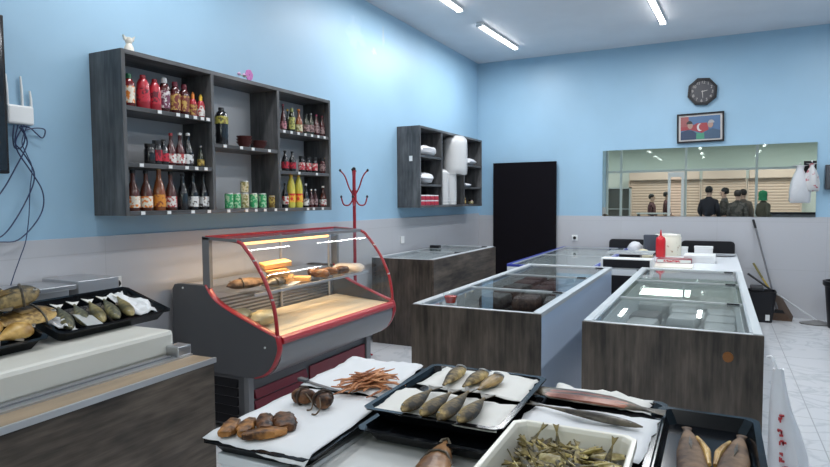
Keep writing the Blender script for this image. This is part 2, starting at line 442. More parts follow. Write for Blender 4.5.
# ------------------------------------------------------------------ wall shelf one
SX = -3.05            # front plane
def board(name, parent, x0, x1, y0, y1, z0, z1, m='shelf_wood_h'):
    return obj(name, MB().box(x0, x1, y0, y1, z0, z1), m, parent, bevel=.0015)
Y0, Y1, Z0, Z1 = 2.345, 4.415, 1.42, 2.378
T = .026
sh = thing('wall_shelf', 'large dark grey open wall shelf stocked with bottles and cans', 'wall shelf', (XL, Y0, Z0))
def L(x, y, z): return (x - XL, y - Y0, z - Z0)
def sbox(name, x0, x1, y0, y1, z0, z1, m): 
    return obj(name, MB().box(x0 - XL, x1 - XL, y0 - Y0, y1 - Y0, z0 - Z0, z1 - Z0), m, sh, bevel=.0015)
DA, DB = 3.036, 3.715
sbox('side_panel', XL, SX, Y0, Y0 + T, Z0, Z1, 'shelf_wood'); sbox('side_panel', XL, SX, Y1 - T, Y1, Z0, Z1, 'shelf_wood')
sbox('top_panel', XL, SX, Y0 + T, Y1 - T, Z1 - T, Z1, 'shelf_wood_h'); sbox('bottom_panel', XL, SX, Y0 + T, Y1 - T, Z0, Z0 + T, 'shelf_wood_h')
sbox('divider', XL + .006, SX, DA - T / 2, DA + T / 2, Z0 + T, Z1 - T, 'shelf_wood'); sbox('divider', XL + .006, SX, DB - T / 2, DB + T / 2, Z0 + T, Z1 - T, 'shelf_wood')
sbox('back_board', XL, XL + .006, Y0 + T, Y1 - T, Z0 + T, Z1 - T, 'shelf_back')
ZA2, ZA1, ZB1, ZC2, ZC1 = 2.06, 1.73, 1.895, 2.06, 1.74
for (a, b, z) in [(Y0 + T, DA - T / 2, ZA2), (Y0 + T, DA - T / 2, ZA1), (DA + T / 2, DB - T / 2, ZB1), (DB + T / 2, Y1 - T, ZC2), (DB + T / 2, Y1 - T, ZC1)]:
    sbox('shelf_board', XL + .006, SX - .004, a, b, z - T, z, 'shelf_wood_h')
def price_tag(y, z):
    o = obj('price_tag', MB().box(0, .003, -.014, .014, -.022, -.002), 'white_plastic', sh); o.location = (SX - XL, y - Y0, z - Z0)
for z, ys in [(ZA2, (2.60, 2.74, 2.81, 2.88, 2.94, 2.99)), (ZA1, (2.46, 2.67, 2.80, 2.88, 2.96)), (Z0 + T, (2.46, 2.65, 2.84, 2.98)), (ZB1, (3.14, 3.30, 3.42, 3.60)),
              (Z0 + T, (3.16, 3.34, 3.44, 3.54, 3.66)), (ZC2, (3.78, 3.87, 3.96, 4.05, 4.14, 4.23, 4.32)), (ZC1, (3.96, 4.20)), (Z0 + T, (3.79, 4.07, 4.15, 4.28))]:
    for y in ys: price_tag(y, z)
obj('sticker', MB().box(4.30 - .0, 4.31, 0, 0.001, 0, .001), 'white_plastic', sh) if False else None

# --- bottles, jars and cans
def lab_mat(name, base, mark, scale=48, lo=.5, hi=.56):
    return mat(name, base, .4, col2=mark, scale=scale, lo=lo, hi=hi, detail=2)
LM = dict(
    white_red=lab_mat('white label red print', (.75, .74, .70), (.45, .05, .05)),
    white_dark=lab_mat('white label dark print', (.75, .75, .74), (.10, .08, .08)),
    white_orange=lab_mat('white label orange print', (.80, .74, .62), (.75, .22, .03)),
    red_dark=lab_mat('red label dark print', (.50, .02, .04), (.12, .01, .02)),
    red_white=lab_mat('red label pale print', (.50, .03, .05), (.70, .55, .50)),
    brown_yellow=lab_mat('brown label yellow print', (.20, .04, .03), (.55, .35, .10)),
    purple=lab_mat('purple label white print', (.16, .04, .08), (.65, .60, .60)),
    orange=lab_mat('orange label brown print', (.70, .28, .04), (.25, .05, .02)),
    yellow_dark=lab_mat('yellow label dark print', (.42, .38, .08), (.10, .09, .03)),
    green_white=lab_mat('green label pale print', (.03, .33, .12), (.40, .62, .40)),
    cream=lab_mat('cream label olive print', (.60, .55, .36), (.22, .20, .06)),
    gold=lab_mat('gold label brown print', (.55, .40, .10), (.20, .12, .03)),
    pink=lab_mat('pink label dark print', (.60, .25, .28), (.15, .05, .06)),
    rose=lab_mat('dusty pink label print', (.38, .25, .24), (.10, .05, .05)),
    yellow_red=lab_mat('yellow label red print', (.85, .50, .05), (.70, .03, .03), scale=30),
    lime=lab_mat('yellow green label print', (.48, .48, .14), (.16, .17, .05)))
def liq(name, col, rough=.15): return mat(name, col, rough, coat=.5, spec=.6)
LQ = dict(red=liq('red bottle', (.42, .015, .03), .3), ketchup=liq('dark red ketchup', (.16, .01, .012)), brown=liq('brown sauce', (.09, .022, .012)), amber=liq('amber sauce', (.25, .07, .02)),
          black=liq('black sauce', (.008, .008, .01)), plum=liq('plum sauce', (.07, .012, .012)), yellow=liq('yellow lemonade', (.72, .66, .10)), olive=liq('olive dark glass', (.02, .025, .008)), tin=mat('tin', (.5, .5, .48), .35, .7))
CP = dict(green=mat('green cap', (.02, .16, .07), .4), white=mat('white cap', (.78, .78, .78), .4), red=mat('red cap', (.40, .02, .03), .4), darkred=mat('dark red cap', (.20, .02, .04), .4), gold=mat('gold foil', (.55, .38, .14), .35, .5),
          orange=mat('orange cap', (.75, .22, .03), .4), yellow=mat('yellow cap', (.80, .50, .06), .4), black=mat('black cap', (.012, .012, .014), .4), lime=mat('lime cap', (.36, .38, .13), .4), magenta=mat('pink cap', (.45, .04, .12), .4), grey=mat('grey cap', (.30, .30, .32), .4))
PROF = dict(
    squeeze=([(.80, 0), (.96, .03), (.92, .30), (.98, .55), (.92, .72), (.60, .84), (.45, .86)], (.84, 1.0, .52, .46), (.12, .62, .985)),
    pouch=([(.88, 0), (1, .04), (.96, .55), (.88, .75), (.55, .88), (.45, .90)], (.88, 1.0, .42, .40), (.20, .60, 1.0)),
    nozzle=([(.85, 0), (1, .04), (1, .55), (.72, .68), (.5, .72)], (.72, 1.0, .45, .10), (.08, .5, 1.02)),
    slim=([(.95, 0), (1, .03), (1, .42), (.78, .56), (.40, .72), (.34, .93), (.38, .94)], (.92, 1.0, .40, .38), (.08, .36, 1.02)),
    beer=([(.95, 0), (1, .03), (1, .52), (.80, .64), (.38, .78), (.34, .93)], (.92, 1.0, .42, .40), (.14, .46, 1.02)),
    jar=([(.92, 0), (1, .05), (1, .68), (.82, .80), (.80, .84)], (.82, 1.0, .88, .88), (.15, .6, 1.02)),
    pet=([(.9, 0), (1, .03), (.94, .20), (1, .24), (.95, .34), (1, .60), (.98, .78), (.70, .88), (.38, .92)], (.9, 1.0, .44, .42), (.56, .76, 1.03)),
    soda=([(.85, 0), (1, .05), (.96, .25), (1, .5), (.95, .66), (.62, .82), (.34, .90), (.34, .94)], (.92, 1.0, .42, .40), (.16, .42, 1.03)),
    can=([(.96, 0), (1, .02), (1, .97), (.94, 1.0)], None, (.06, .94, 1.012)),
)
cache = {}
def bottle(kind, r, h, body, cap, lab, x, y, z, label, group, cat='bottle', name='bottle'):
    key = (kind, r, h, body, cap, lab, name)
    if key in cache:
        return dup(cache[key], (x, y, z), (0, 0, rnd.uniform(0, 6)), label, group)
    pf, cp, lb = PROF[kind]
    o = obj(name, MB().lathe([(a * r, b * h) for a, b in pf], 16), LQ[body], smooth=True)
    o.location = (x, y, z); o.rotation_euler = (0, 0, rnd.uniform(0, 6)); tag(o, label, cat, group)
    if cp: obj('cap', MB().lathe([(cp[2] * r, cp[0] * h), (cp[2] * r * 1.02, (cp[0] * .4 + cp[1] * .6) * h), (cp[3] * r, cp[1] * h)], 14), CP[cap], o, smooth=True)
    if kind == 'can':
        obj('lid', MB().lathe([(r * .97, h), (r * .97, h + .003), (r * .9, h + .003), (r * .88, h + .001)], 14), CP.get(cap, LQ['tin']), o)
    if lab:
        a, b, k = lb
        n = 8; zs = [a + (b - a) * i / n for i in range(n + 1)]
        def rad(zz):
            for (r0, z0), (r1, z1) in zip(pf, pf[1:]):
                if z0 <= zz <= z1: return r0 + (r1 - r0) * (zz - z0) / max(z1 - z0, 1e-6)
            return pf[-1][0]
        obj('label', MB().lathe([(rad(q) * r * max(k, 1.0) + .0012, q * h) for q in zs], 16), LM[lab], o, smooth=True)
    cache[key] = o
    return o
G = 'bottles and cans on the large wall shelf'
XB = -3.12
def yat(u, x=XB):      # photo column to distance along the wall shelf
    k = (u - 415) / 600.0
    c, s = math.cos(R(26.75)), math.sin(R(26.75))
    # x = t(-s + k c), y = t(c + k s)
    return x * (c + k * s) / (-s + k * c)
A2 = [(133, 'squeeze', .034, .195, 'ketchup', 'green', 'white_orange', 'ketchup bottle with green cap at the start of the top row'),
      (147, 'pouch', .040, .205, 'red', 'red', 'red_dark', 'all-red sauce bottle right beside the green capped ketchup'),
      (158.5, 'pouch', .037, .195, 'red', 'red', 'red_dark', 'all-red sauce bottle right beside the white capped bottle'),
      (168, 'squeeze', .035, .215, 'plum', 'white', 'purple', 'purple bottle with white cap in the top row of bottles'),
      (178.5, 'squeeze', .034, .205, 'plum', 'darkred', 'brown_yellow', 'brown yellow labelled bottle right beside the white capped purple bottle'),
      (187.5, 'squeeze', .034, .20, 'plum', 'darkred', 'brown_yellow', 'brown yellow labelled bottle beside the small orange tipped bottle'),
      (196, 'nozzle', .024, .165, 'red', 'orange', 'brown_yellow', 'small nozzle bottle with orange tip and yellow brown label'),
      (203.7, 'nozzle', .026, .16, 'red', 'yellow', 'white_red', 'small nozzle bottle with yellow tip and white red label')]
for u, k, r, h, b, c, l, lab in A2: bottle(k, r, h, b, c, l, XB, yat(u), ZA2 + .001, lab, G)
A1 = [(151.8, 'jar', .034, .125, 'black', 'black', None, 'short black jar first in the middle row of first bay'),
      (159, 'jar', .030, .15, 'black', 'black', 'red_dark', 'taller black jar second in the middle row of first bay'),
      (165.5, 'beer', .031, .16, 'black', 'black', 'red_dark', 'black bottle with red label before the red necked pair'),
      (173, 'slim', .031, .205, 'plum', 'red', 'white_red', 'red necked dark bottle with white label, the shorter one'),
      (182, 'slim', .031, .215, 'plum', 'white', 'white_red', 'dark bottle with white cap and white red label mid row'),
      (190, 'slim', .033, .22, 'black', 'white', 'white_dark', 'black bottle with white cap and big white label mid row'),
      (202.4, 'slim', .022, .145, 'olive', 'grey', 'gold', 'small slim bottle with gold brown label beside the shelf divider')]
for u, k, r, h, b, c, l, lab in A1: bottle(k, r, h, b, c, l, XB, yat(u), ZA1 + .001, lab, G)
A0 = [(134, 'slim', .037, .245, 'brown', 'black', 'white_orange', 'long necked brown sauce bottle first in the bottom row'),
      (147, 'slim', .037, .245, 'brown', 'black', 'white_orange', 'long necked brown sauce bottle second in the bottom row'),
      (160, 'slim', .038, .275, 'amber', 'gold', 'orange', 'tall amber sauce bottle with gold foil neck and orange label'),
      (171.5, 'slim', .036, .245, 'brown', 'black', 'white_red', 'brown sauce bottle with white red label beside gold foil bottle'),
      (183.5, 'slim', .035, .235, 'black', 'black', None, 'unlabelled black sauce bottle in the bottom row'),
      (194, 'slim', .034, .245, 'black', 'black', 'white_dark', 'black sauce bottle with white label beside unlabelled black bottle'),
      (204.4, 'slim', .034, .245, 'black', 'black', 'white_dark', 'black sauce bottle with white label beside the shelf divider')]
for u, k, r, h, b, c, l, lab in A0: bottle(k, r, h, b, c, l, XB, yat(u), Z0 + T + .001, lab, G)
bottle('pet', .045, .26, 'black', 'black', 'yellow_dark', XB, yat(223.8), ZB1 + .001, 'large black soy sauce bottle with yellow label standing alone in middle bay', G)
for u, n, lab in [(248, 3, 'taller stack of brown bowls beside the large soy bottle'), (263.5, 2, 'shorter stack of brown bowls in the middle bay')]:
    pass
bm_ = mat('brown clay bowl', (.10, .025, .022), .4)
bowl0 = None
k = 0
for u, n in [(247, 3), (262, 2)]:
    for i in range(n):
        lab = [['lowest brown bowl', 'middle brown bowl', 'topmost brown bowl'][i] + ' of the stack nearer the soy bottle', ['lower brown bowl', 'upper brown bowl'][min(i, 1)] + ' of the stack nearer the second divider'][0 if u == 247 else 1]
        p = (XB - .01, yat(u), ZB1 + .001 + i * .021)
        if bowl0 is None:
            bowl0 = obj('bowl', MB().lathe([(.028, 0), (.03, .002), (.055, .038), (.058, .042), (.053, .041), (.028, .006)], 18), bm_, smooth=True)
            bowl0.location = p; tag(bowl0, lab, 'bowl', 'brown bowls on the large wall shelf')
        else: dup(bowl0, p, None, lab)
cans = [(229.5, 0, 'green_white', 'first green labelled can in the middle bay row'), (237, 0, 'green_white', 'second green labelled can in the middle bay row'), (245.2, 0, 'cream', 'cream labelled can with another can on top'),
        (245.2, 1, 'cream', 'cream labelled can stacked on top of another can'), (254, 0, 'green_white', 'green labelled can just past the stacked pair'), (263, 0, 'green_white', 'green labelled can beside the small gold can')]
for u, lev, l, lab in cans: bottle('can', .029, .112 if lev == 0 else .085, 'tin', 'cream', l, XB, yat(u), Z0 + T + .001 + lev * .116, lab, G, 'can', 'tin_can')
bottle('can', .031, .095, 'tin', 'gold', 'gold', XB, yat(273.3), Z0 + T + .001, 'small gold can beside the second divider', G, 'can', 'tin_can')
C2 = [(285, 'slim', .024, .215, 'plum', 'darkred', 'pink', 'dark red capped bottle with pink label first in the far bay top row'),
      (289.3, 'slim', .022, .195, 'olive', 'yellow', None, 'unlabelled olive bottle with yellow cap in the far bay'),
      (293.6, 'squeeze', .027, .195, 'olive', 'lime', 'lime', 'wide dark bottle with lime cap and yellow green label'),
      (300.5, 'slim', .030, .20, 'amber', 'orange', 'cream', 'amber bottle with orange cap and cream label in the far bay'),
      (307.8, 'beer', .027, .175, 'olive', 'black', 'rose', 'black capped bottle with dusty pink label in the far bay'),
      (312.4, 'beer', .027, .185, 'olive', 'grey', 'rose', 'grey capped bottle with dusty pink label in the far bay'),
      (317.8, 'beer', .026, .185, 'plum', 'magenta', 'rose', 'pink capped bottle beside the grey capped one'),
      (323.5, 'beer', .026, .185, 'plum', 'darkred', 'rose', 'dark red capped bottle last in the far bay top row')]
for i, (u, k, r, h, b, c, l, lab) in enumerate(C2): bottle(k, r, h, b, c, l, XB - (.06 if i == 1 else 0), yat(u, XB - (.06 if i == 1 else 0)), ZC2 + .001, lab, G)
C1 = [(286.2, 'beer', .030, .165, 'black', 'black', 'red_dark', 'first black bottle with red label in far bay middle row'),
      (293.3, 'beer', .030, .165, 'black', 'black', 'red_dark', 'second black bottle with red label in far bay middle row'),
      (302.6, 'jar', .026, .135, 'black', 'black', 'red_white', 'first squat bottle of the pink labelled four in middle row'),
      (309, 'jar', .026, .135, 'black', 'black', 'red_white', 'second squat bottle of the pink labelled four in middle row'),
      (315.4, 'jar', .026, .135, 'black', 'black', 'red_white', 'third squat bottle of the pink labelled four in middle row'),
      (323.4, 'jar', .028, .135, 'plum', 'black', 'rose', 'squat dark bottle with dusty label ending the middle row')]
for u, k, r, h, b, c, l, lab in C1: bottle(k, r, h, b, c, l, XB, yat(u), ZC1 + .001, lab, G)
C0 = [(285.5, 'beer', .027, .20, 'black', 'black', 'white_red', 'dark bottle with white red label beside the yellow drinks'),
      (291.7, 'soda', .034, .275, 'yellow', 'yellow', 'yellow_red', 'yellow drink bottle beside the dark white labelled bottle'),
      (299.3, 'soda', .034, .275, 'yellow', 'yellow', 'yellow_red', 'yellow drink bottle beside the white capped dark bottle'),
      (306.3, 'slim', .026, .20, 'black', 'white', 'white_dark', 'black bottle with white cap beside the yellow drinks'),
      (311.5, 'beer', .022, .155, 'plum', 'white', 'rose', 'first of two small white capped bottles on the bottom'),
      (315.6, 'beer', .022, .155, 'plum', 'white', 'rose', 'second of two small white capped bottles on the bottom'),
      (323.5, 'slim', .034, .185, 'brown', 'white', 'white_red', 'brown bottle with white cap at the end of bottom row')]
for u, k, r, h, b, c, l, lab in C0: bottle(k, r, h, b, c, l, XB, yat(u), Z0 + T + .001, lab, G)

# ornaments on top of the shelf
fg = MB(); fg.lathe([(.02, 0), (.03, .008), (.026, .04), (.016, .06), (.022, .075), (.018, .095), (.004, .1)], 12)
for s in (-1, 1): fg.prism([(s * .004, .085), (s * .034, .108), (s * .026, .078)], -.010, .010, 1)
o = obj('figurine', fg, mat('ivory ceramic', (.72, .68, .60), .4), smooth=True); o.location = (-3.14, 2.47, Z1); o.rotation_euler = (0, 0, R(75))
tag(o, 'small white eared figurine standing on top of the large wall shelf', 'ornament')
t = thing('silk_flower', 'pink silk orchid lying on top of the large wall shelf', 'flower', (-3.08, 3.43, Z1))
pk = mat('pink petals', (.50, .16, .42), .6); mb = MB()
for k in range(6):
    q = k * PI / 3 + .2
    mb.loft([[(.004 * math.cos(a), math.cos(q) * d + .35 * w * math.sin(a) * -math.sin(q), .045 + math.sin(q) * d + .35 * w * math.sin(a) * math.cos(q)) for a in [j * PI / 4 for j in range(8)]] for d, w in ((.004, .02), (.02, .07), (.034, .06), (.04, .01))])
obj('petals', mb, pk, t, smooth=True)
mb = MB().tube([(0, .0, .04), (0, -.05, .022), (.01, -.11, .03)], .004, 6)
obj('stem', mb, mat('flower stem', (.35, .45, .30), .6), t)
mb = MB()
for y in (-.06, -.11): mb.lathe([(.003, -.012), (.016, 0), (.003, .014)], 8, (0.005, y, .033))
obj('bud', mb, mat('pale pink bud', (.60, .38, .55), .6), t, smooth=True)

# ------------------------------------------------------------------ wall shelf two
SX2, Y0, Y1, Z0, Z1 = -3.033, 6.155, 8.165, 1.415, 2.352
sh2 = thing('wall_shelf', 'smaller looking dark grey open wall shelf near the room corner with white stacks', 'wall shelf', (XL, Y0, Z0))
sh1 = sh; sh = sh2
DA2, DB2 = 6.77, 7.50
sbox('side_panel', XL, SX2, Y0, Y0 + T, Z0, Z1, 'shelf_wood'); sbox('side_panel', XL, SX2, Y1 - T, Y1, Z0, Z1, 'shelf_wood')
sbox('top_panel', XL, SX2, Y0 + T, Y1 - T, Z1 - T, Z1, 'shelf_wood_h'); sbox('bottom_panel', XL, SX2, Y0 + T, Y1 - T, Z0, Z0 + T, 'shelf_wood_h')
sbox('divider', XL + .006, SX2, DA2 - T / 2, DA2 + T / 2, Z0 + T, Z1 - T, 'shelf_wood'); sbox('divider', XL + .006, SX2, DB2 - T / 2, DB2 + T / 2, Z0 + T, Z1 - T, 'shelf_wood')
sbox('back_board', XL, XL + .006, Y0 + T, Y1 - T, Z0 + T, Z1 - T, 'shelf_wood')
for (a, b, z) in [(Y0 + T, DA2 - T / 2, 2.02), (Y0 + T, DA2 - T / 2, 1.69), (DB2 + T / 2, Y1 - T, 1.98), (DB2 + T / 2, Y1 - T, 1.68)]:
    sbox('shelf_board', XL + .006, SX2 - .004, a, b, z - T, z, 'shelf_wood_h')
o = obj('price_tag', MB().box(-.02, .02, -.003, 0, -.03, .03), 'white_plastic', sh2); o.location = (-3.15 - XL, 0, 1.98 - Z0)
def crumple(name, rx, ry, rz, m, seed, seg=14, rows=9, amp=.16, smooth=True, **k):
    q = random.Random(seed); mb = MB(); rings = []
    for i in range(rows):
        v = PI * (i + .4) / (rows - .2); rg = []
        for j in range(seg):
            u = 2 * PI * j / seg; d = 1 + q.uniform(-amp, amp)
            rg.append((rx * math.sin(v) * math.cos(u) * d, ry * math.sin(v) * math.sin(u) * d, max(0, rz * (.5 - .5 * math.cos(v)) * 1.0 * (1 + q.uniform(-amp, amp) * .4))))
        rings.append(rg)
    mb.loft(rings)
    return obj(name, mb, m, smooth=smooth, **k)
wf = mat('white plastic bag film', (.60, .61, .64), .35, bump=.8, scale=14)
o = crumple('plastic_bag', .12, .25, .13, wf, 3); o.location = (-3.13, 6.47, 2.02); tag(o, 'crumpled white plastic bags on the upper board of smaller shelf', 'plastic bag')
o = crumple('plastic_bag', .10, .17, .14, wf, 5); o.location = (-3.13, 6.44, 1.69); tag(o, 'crumpled white plastic bag on the middle board of smaller shelf', 'plastic bag')
o = crumple('plastic_bag', .10, .25, .10, wf, 8); o.location = (-3.13, 7.82, 1.98); tag(o, 'crumpled white plastic bag beside the tall white cup stack', 'plastic bag')
o = crumple('plastic_bag', .08, .10, .05, wf, 9); o.location = (-3.1, 7.68, 1.68); tag(o, 'small white bag on the lower board behind the cup stack', 'plastic bag')
cupm = mat('white foam', (.58, .58, .57), .5, col2=(.50, .50, .49), scale=3, stretch=(8, 8, .5))
def plate_stack(x, y, z, r, h, label, sag=0):
    t = thing('foam_stack', label, 'foam plates', (x, y, z))
    pr = []; n = 12
    for i in range(n):
        zz = h * i / n; pr += [(r * .93, zz), (r, zz + h / n * .5)]
    pr += [(r * .93, h), (r * .72, h + .02), (r * .3, h + .028)]
    obj('plates', MB().lathe(pr, 20), cupm, t, smooth=False)
    obj('wrapping', MB().lathe([(r * .98, .0), (r * 1.03, h * .3), (r * 1.02, h * .7), (r * 1.0, h), (r * .74, h + .03), (r * .25, h + .045)], 18), film('cling film ' + label[:8], (.85, .86, .88), .35, .2), t, smooth=True)
    return t
plate_stack(-3.15, 6.93, Z0 + T, .125, .41, 'lower narrower wrapped stack of white foam plates on smaller shelf')
t = thing('foam_stack', 'upper bulging wrapped bundle of white foam plates on smaller shelf', 'foam plates', (-3.10, 7.30, 1.885))
mb = MB()
for dx, dy in ((0, -.03), (.015, .04)):
    pr = []
    for i in range(10): pr += [(.125, .39 * i / 10), (.138, .39 * i / 10 + .02)]
    mb.lathe(pr + [(.13, .39), (.10, .415), (.05, .425)], 18, (dx, dy, 0))
obj('plates', mb, cupm, t)
mb = MB(); rg = []
for z, k in ((-.05, .98), (-.02, 1.02), (.1, 1.04), (.3, 1.03), (.40, 1.0), (.445, .75), (.455, .3)):
    rg.append([(.015 + .172 * k * math.cos(a) * .9, .0 + .180 * k * math.sin(a), z + (.0 if z > 0 else .008 * math.sin(5 * a))) for a in [2 * PI * j / 24 for j in range(24)]])
mb.loft(rg); obj('wrapping', mb, film('bundle film', (.85, .86, .88), .45, .2), t, smooth=True)
plate_stack(-3.16, 7.22, Z0 + T, .12, .41, 'second lower stack of white foam plates deeper in smaller shelf')
# small red boxes
bx0 = None
rb = mat('red carton', (.42, .03, .07), .4); q = 0
pos_words = ['first', 'second', 'third', 'fourth']
for lev in range(2):
    for i in range(4):
        lab = '%s red carton of the %s row on the smaller shelf' % (pos_words[i], ['lower', 'upper'][lev])
        p = (-3.10, 6.27 + i * .125, Z0 + T + lev * .062)
        if bx0 is None:
            bx0 = obj('carton', MB().box(-.05, .05, -.055, .055, 0, .046), rb, bevel=.003); bx0.location = p; tag(bx0, lab, 'carton', 'red cartons on the smaller shelf')
            obj('lid', MB().box(-.05, .05, -.056, .056, .046, .060), 'white_plastic', bx0, bevel=.004)
            obj('label', MB().box(.05, .0515, -.04, .04, .01, .036), LM['red_dark'], bx0)
        else: dup(bx0, p, None, lab)
bottle('jar', .035, .09, 'amber', 'gold', 'gold', -3.1, 7.62, Z0 + T + .001, 'small amber jar at the bottom of the smaller shelf', 'small jars on the smaller shelf', 'jar', 'jar')
bottle('jar', .035, .07, 'brown', 'black', 'cream', -3.1, 7.90, Z0 + T + .001, 'small brown jar at the end of the smaller shelf', 'small jars on the smaller shelf', 'jar', 'jar')

# ------------------------------------------------------------------ tv, router, cables, sockets
t = thing('tv', 'wall mounted dark screen cut by the photo edge', 'television', (-3.28, 1.25, 1.65))
obj('cabinet', MB().box(-.02, .03, -.6, .58, 0, .8), 'black', t, bevel=.006)
obj('screen', MB().box(.03, .033, -.585, .565, .015, .785), 'screen', t)
obj('wall_bracket', MB().box(-.05, -.02, -.2, .2, .25, .55), 'black', t)
t = thing('router', 'white wireless router with three antennas on the wall beside the screen', 'router', (XL, 1.925, 1.915))
obj('case', MB().box(0, .035, -.068, .068, 0, .10), 'white_plastic', t, bevel=.01)
for y, h in ((-.055, .155), (.02, .155), (.066, .085)):
    obj('antenna', MB().tube([(.012, y, .09), (.014, y - .002, .1 + h * .5), (.014, y - .006, .1 + h)], [.007, .0065, .005], 8), 'white_plastic', t, smooth=True)
def wall_pts(L, x=XL + .02):
    out = []
    c, s = math.cos(R(26.75)), math.sin(R(26.75)); cp, sp = math.cos(R(3.16)), math.sin(R(3.16))
    for u, v in L:
        k = (u - 415) / 600.; d = (v - 233.5) / 600.; d, k = d * math.cos(R(.35)) + k * math.sin(R(.35)) * 0 + d * 0, k
        # forward, right, down
        f = Vector((-s * cp, c * cp, -sp)); r = Vector((c, s, 0)); dn = f.cross(r)
        cr, sr = math.cos(R(.35)), math.sin(R(.35))
        rr = r * cr + dn * sr; dd = dn * cr - r * sr
        w = f + rr * k + dd * ((v - 233.5) / 600.)
        w = w * (x / w.x); out.append((w.x, w.y, w.z + 1.5))
    return out
def smooth_pts(P, n=6):
    P = [Vector(p) for p in P]; out = []
    for i in range(len(P) - 1):
        p0, p1, p2, p3 = P[max(i - 1, 0)], P[i], P[i + 1], P[min(i + 2, len(P) - 1)]
        for k in range(n):
            t_ = k / n
            out.append(.5 * ((2 * p1) + (p2 - p0) * t_ + (2 * p0 - 5 * p1 + 4 * p2 - p3) * t_ * t_ + (3 * p1 - p0 - 3 * p2 + p3) * t_ ** 3))
    out.append(P[-1]); return out
cables = [([(14, 125), (13, 138), (15, 148), (22, 147), (25, 136), (20, 127), (30, 128), (42, 138), (45, 130), (36, 128), (26, 130)], 'navy cable coiled directly under the router'),
          ([(18, 125), (15, 142), (21, 150), (28, 160), (34, 172), (33, 185), (24, 205), (12, 225), (2, 236), (-8, 240)], 'navy cable sweeping from router out past the photo edge'),
          ([(24, 125), (16, 140), (18, 152), (30, 170), (42, 190), (43, 208), (34, 225), (18, 240), (2, 242), (-8, 241)], 'navy cable in a wide loop below the router'),
          ([(21, 125), (27, 140), (25, 150), (17, 165), (6, 185), (-6, 202)], 'navy cable running from router toward the screen bottom'),
          ([(27, 126), (22, 142), (27, 155), (32, 168), (30, 190), (29, 215), (26, 240), (20, 258), (14, 275), (6, 300)], 'thin navy cable hanging straight down from the router')]
for i, (P, lab) in enumerate(cables):
    o = obj('network_cord', MB().tube(smooth_pts(wall_pts(P, XL + .022 + .006 * i)), .0035 if i < 4 else .0025, 6), 'navy', smooth=True); tag(o, lab, 'cable', 'router cables')
def socket(name, loc, axis, label, plug=True):
    t = thing(name, label, 'socket', loc, axis)
    obj('plate', MB().box(-.042, .042, -.012, 0, -.042, .042), 'white_plastic', t, bevel=.004)
    if plug:
        obj('plug', MB().lathe([(.022, 0), (.022, .03), (.012, .045)], 12), 'black', t).rotation_euler = (R(90), 0, 0)
    return t
socket('wall_socket', (XL + .012, 2.455, 1.0), 90, 'white wall socket with black plug behind the fish trays')
socket('wall_socket', (XL + .012, 6.24, 1.035), 90, 'white wall socket with a white plug above the long chest freezer', False)
socket('wall_socket', (-1.837, YB - .012, .945), 0, 'white wall socket with black plug beside the tall black board')

# ------------------------------------------------------------------ back wall things
o = obj('board_panel', MB().box(-3.055, -2.10, YB - .09, YB - .035, .02, 2.055), 'black_matte', bevel=.003)
bd = thing('black_door_panel', 'tall plain black board standing in the corner against back wall', 'board', (-2.58, YB - .06, 0))
o.parent = bd; o.location = (2.58, -(YB - .06), 0)
for x in (-.40, .40): obj('foot', MB().box(x - .04, x + .04, -.03, .03, 0, .02), 'black', bd)

mir = thing('wall_mirror', 'wide frameless wall mirror below the framed picture', 'mirror', (-.19, YB - .014, 1.265), 0, rx=-.15)
obj('mirror_glass', MB().box(-1.265, 1.265, -.006, 0, 0, .915), 'mirror', mir)
# clock
ck = thing('wall_clock', 'black eight sided wall clock with pale numerals', 'clock', (-.205, YB - .045, 2.895))
ck.rotation_euler = (0, R(4), 0)
def ngon(n, r, a0): return [(r * math.cos(a0 + 2 * PI * i / n), r * math.sin(a0 + 2 * PI * i / n)) for i in range(n)]
mb = MB(); out_, inn = ngon(8, .185, PI / 8), ngon(8, .150, PI / 8)
for i in range(8):
    j = (i + 1) % 8
    mb.prism([out_[i], out_[j], inn[j], inn[i]], -.012, .045, 1)
obj('rim', mb, 'black', ck)
obj('dial', MB().prism(ngon(8, .152, PI / 8), .004, .02, 1), mat('dark dial', (.035, .035, .045), .35), ck)
pale = mat('pale numerals', (.50, .47, .44), .5)
for n in range(1, 13):
    cu = bpy.data.curves.new('numeral', 'FONT'); cu.body = str(n); cu.size = .05; cu.align_x = 'CENTER'; cu.align_y = 'CENTER'; cu.extrude = .001
    cu.materials.append(pale)
    tmp = bpy.data.objects.new('numeral_text', cu); COL.objects.link(tmp); bpy.context.view_layer.update()
    nm = bpy.data.meshes.new_from_object(tmp.evaluated_get(bpy.context.evaluated_depsgraph_get())); bpy.data.objects.remove(tmp)
    o = bpy.data.objects.new('numeral', nm); COL.objects.link(o); o.parent = ck
    a = PI / 2 - n * PI / 6
    o.location = (.118 * math.cos(a), .001, .118 * math.sin(a)); o.rotation_euler = (R(90), 0, 0)
def hand(name, ang, l, w):
    o = obj(name, MB().prism([(-w, -.012), (w, -.012), (w * .5, l), (-w * .5, l)], -.004, -.001, 1), pale, ck); o.rotation_euler = (0, R(ang), 0)
hand('hour_hand', 75, .06, .006); hand('minute_hand', 172, .085, .005)
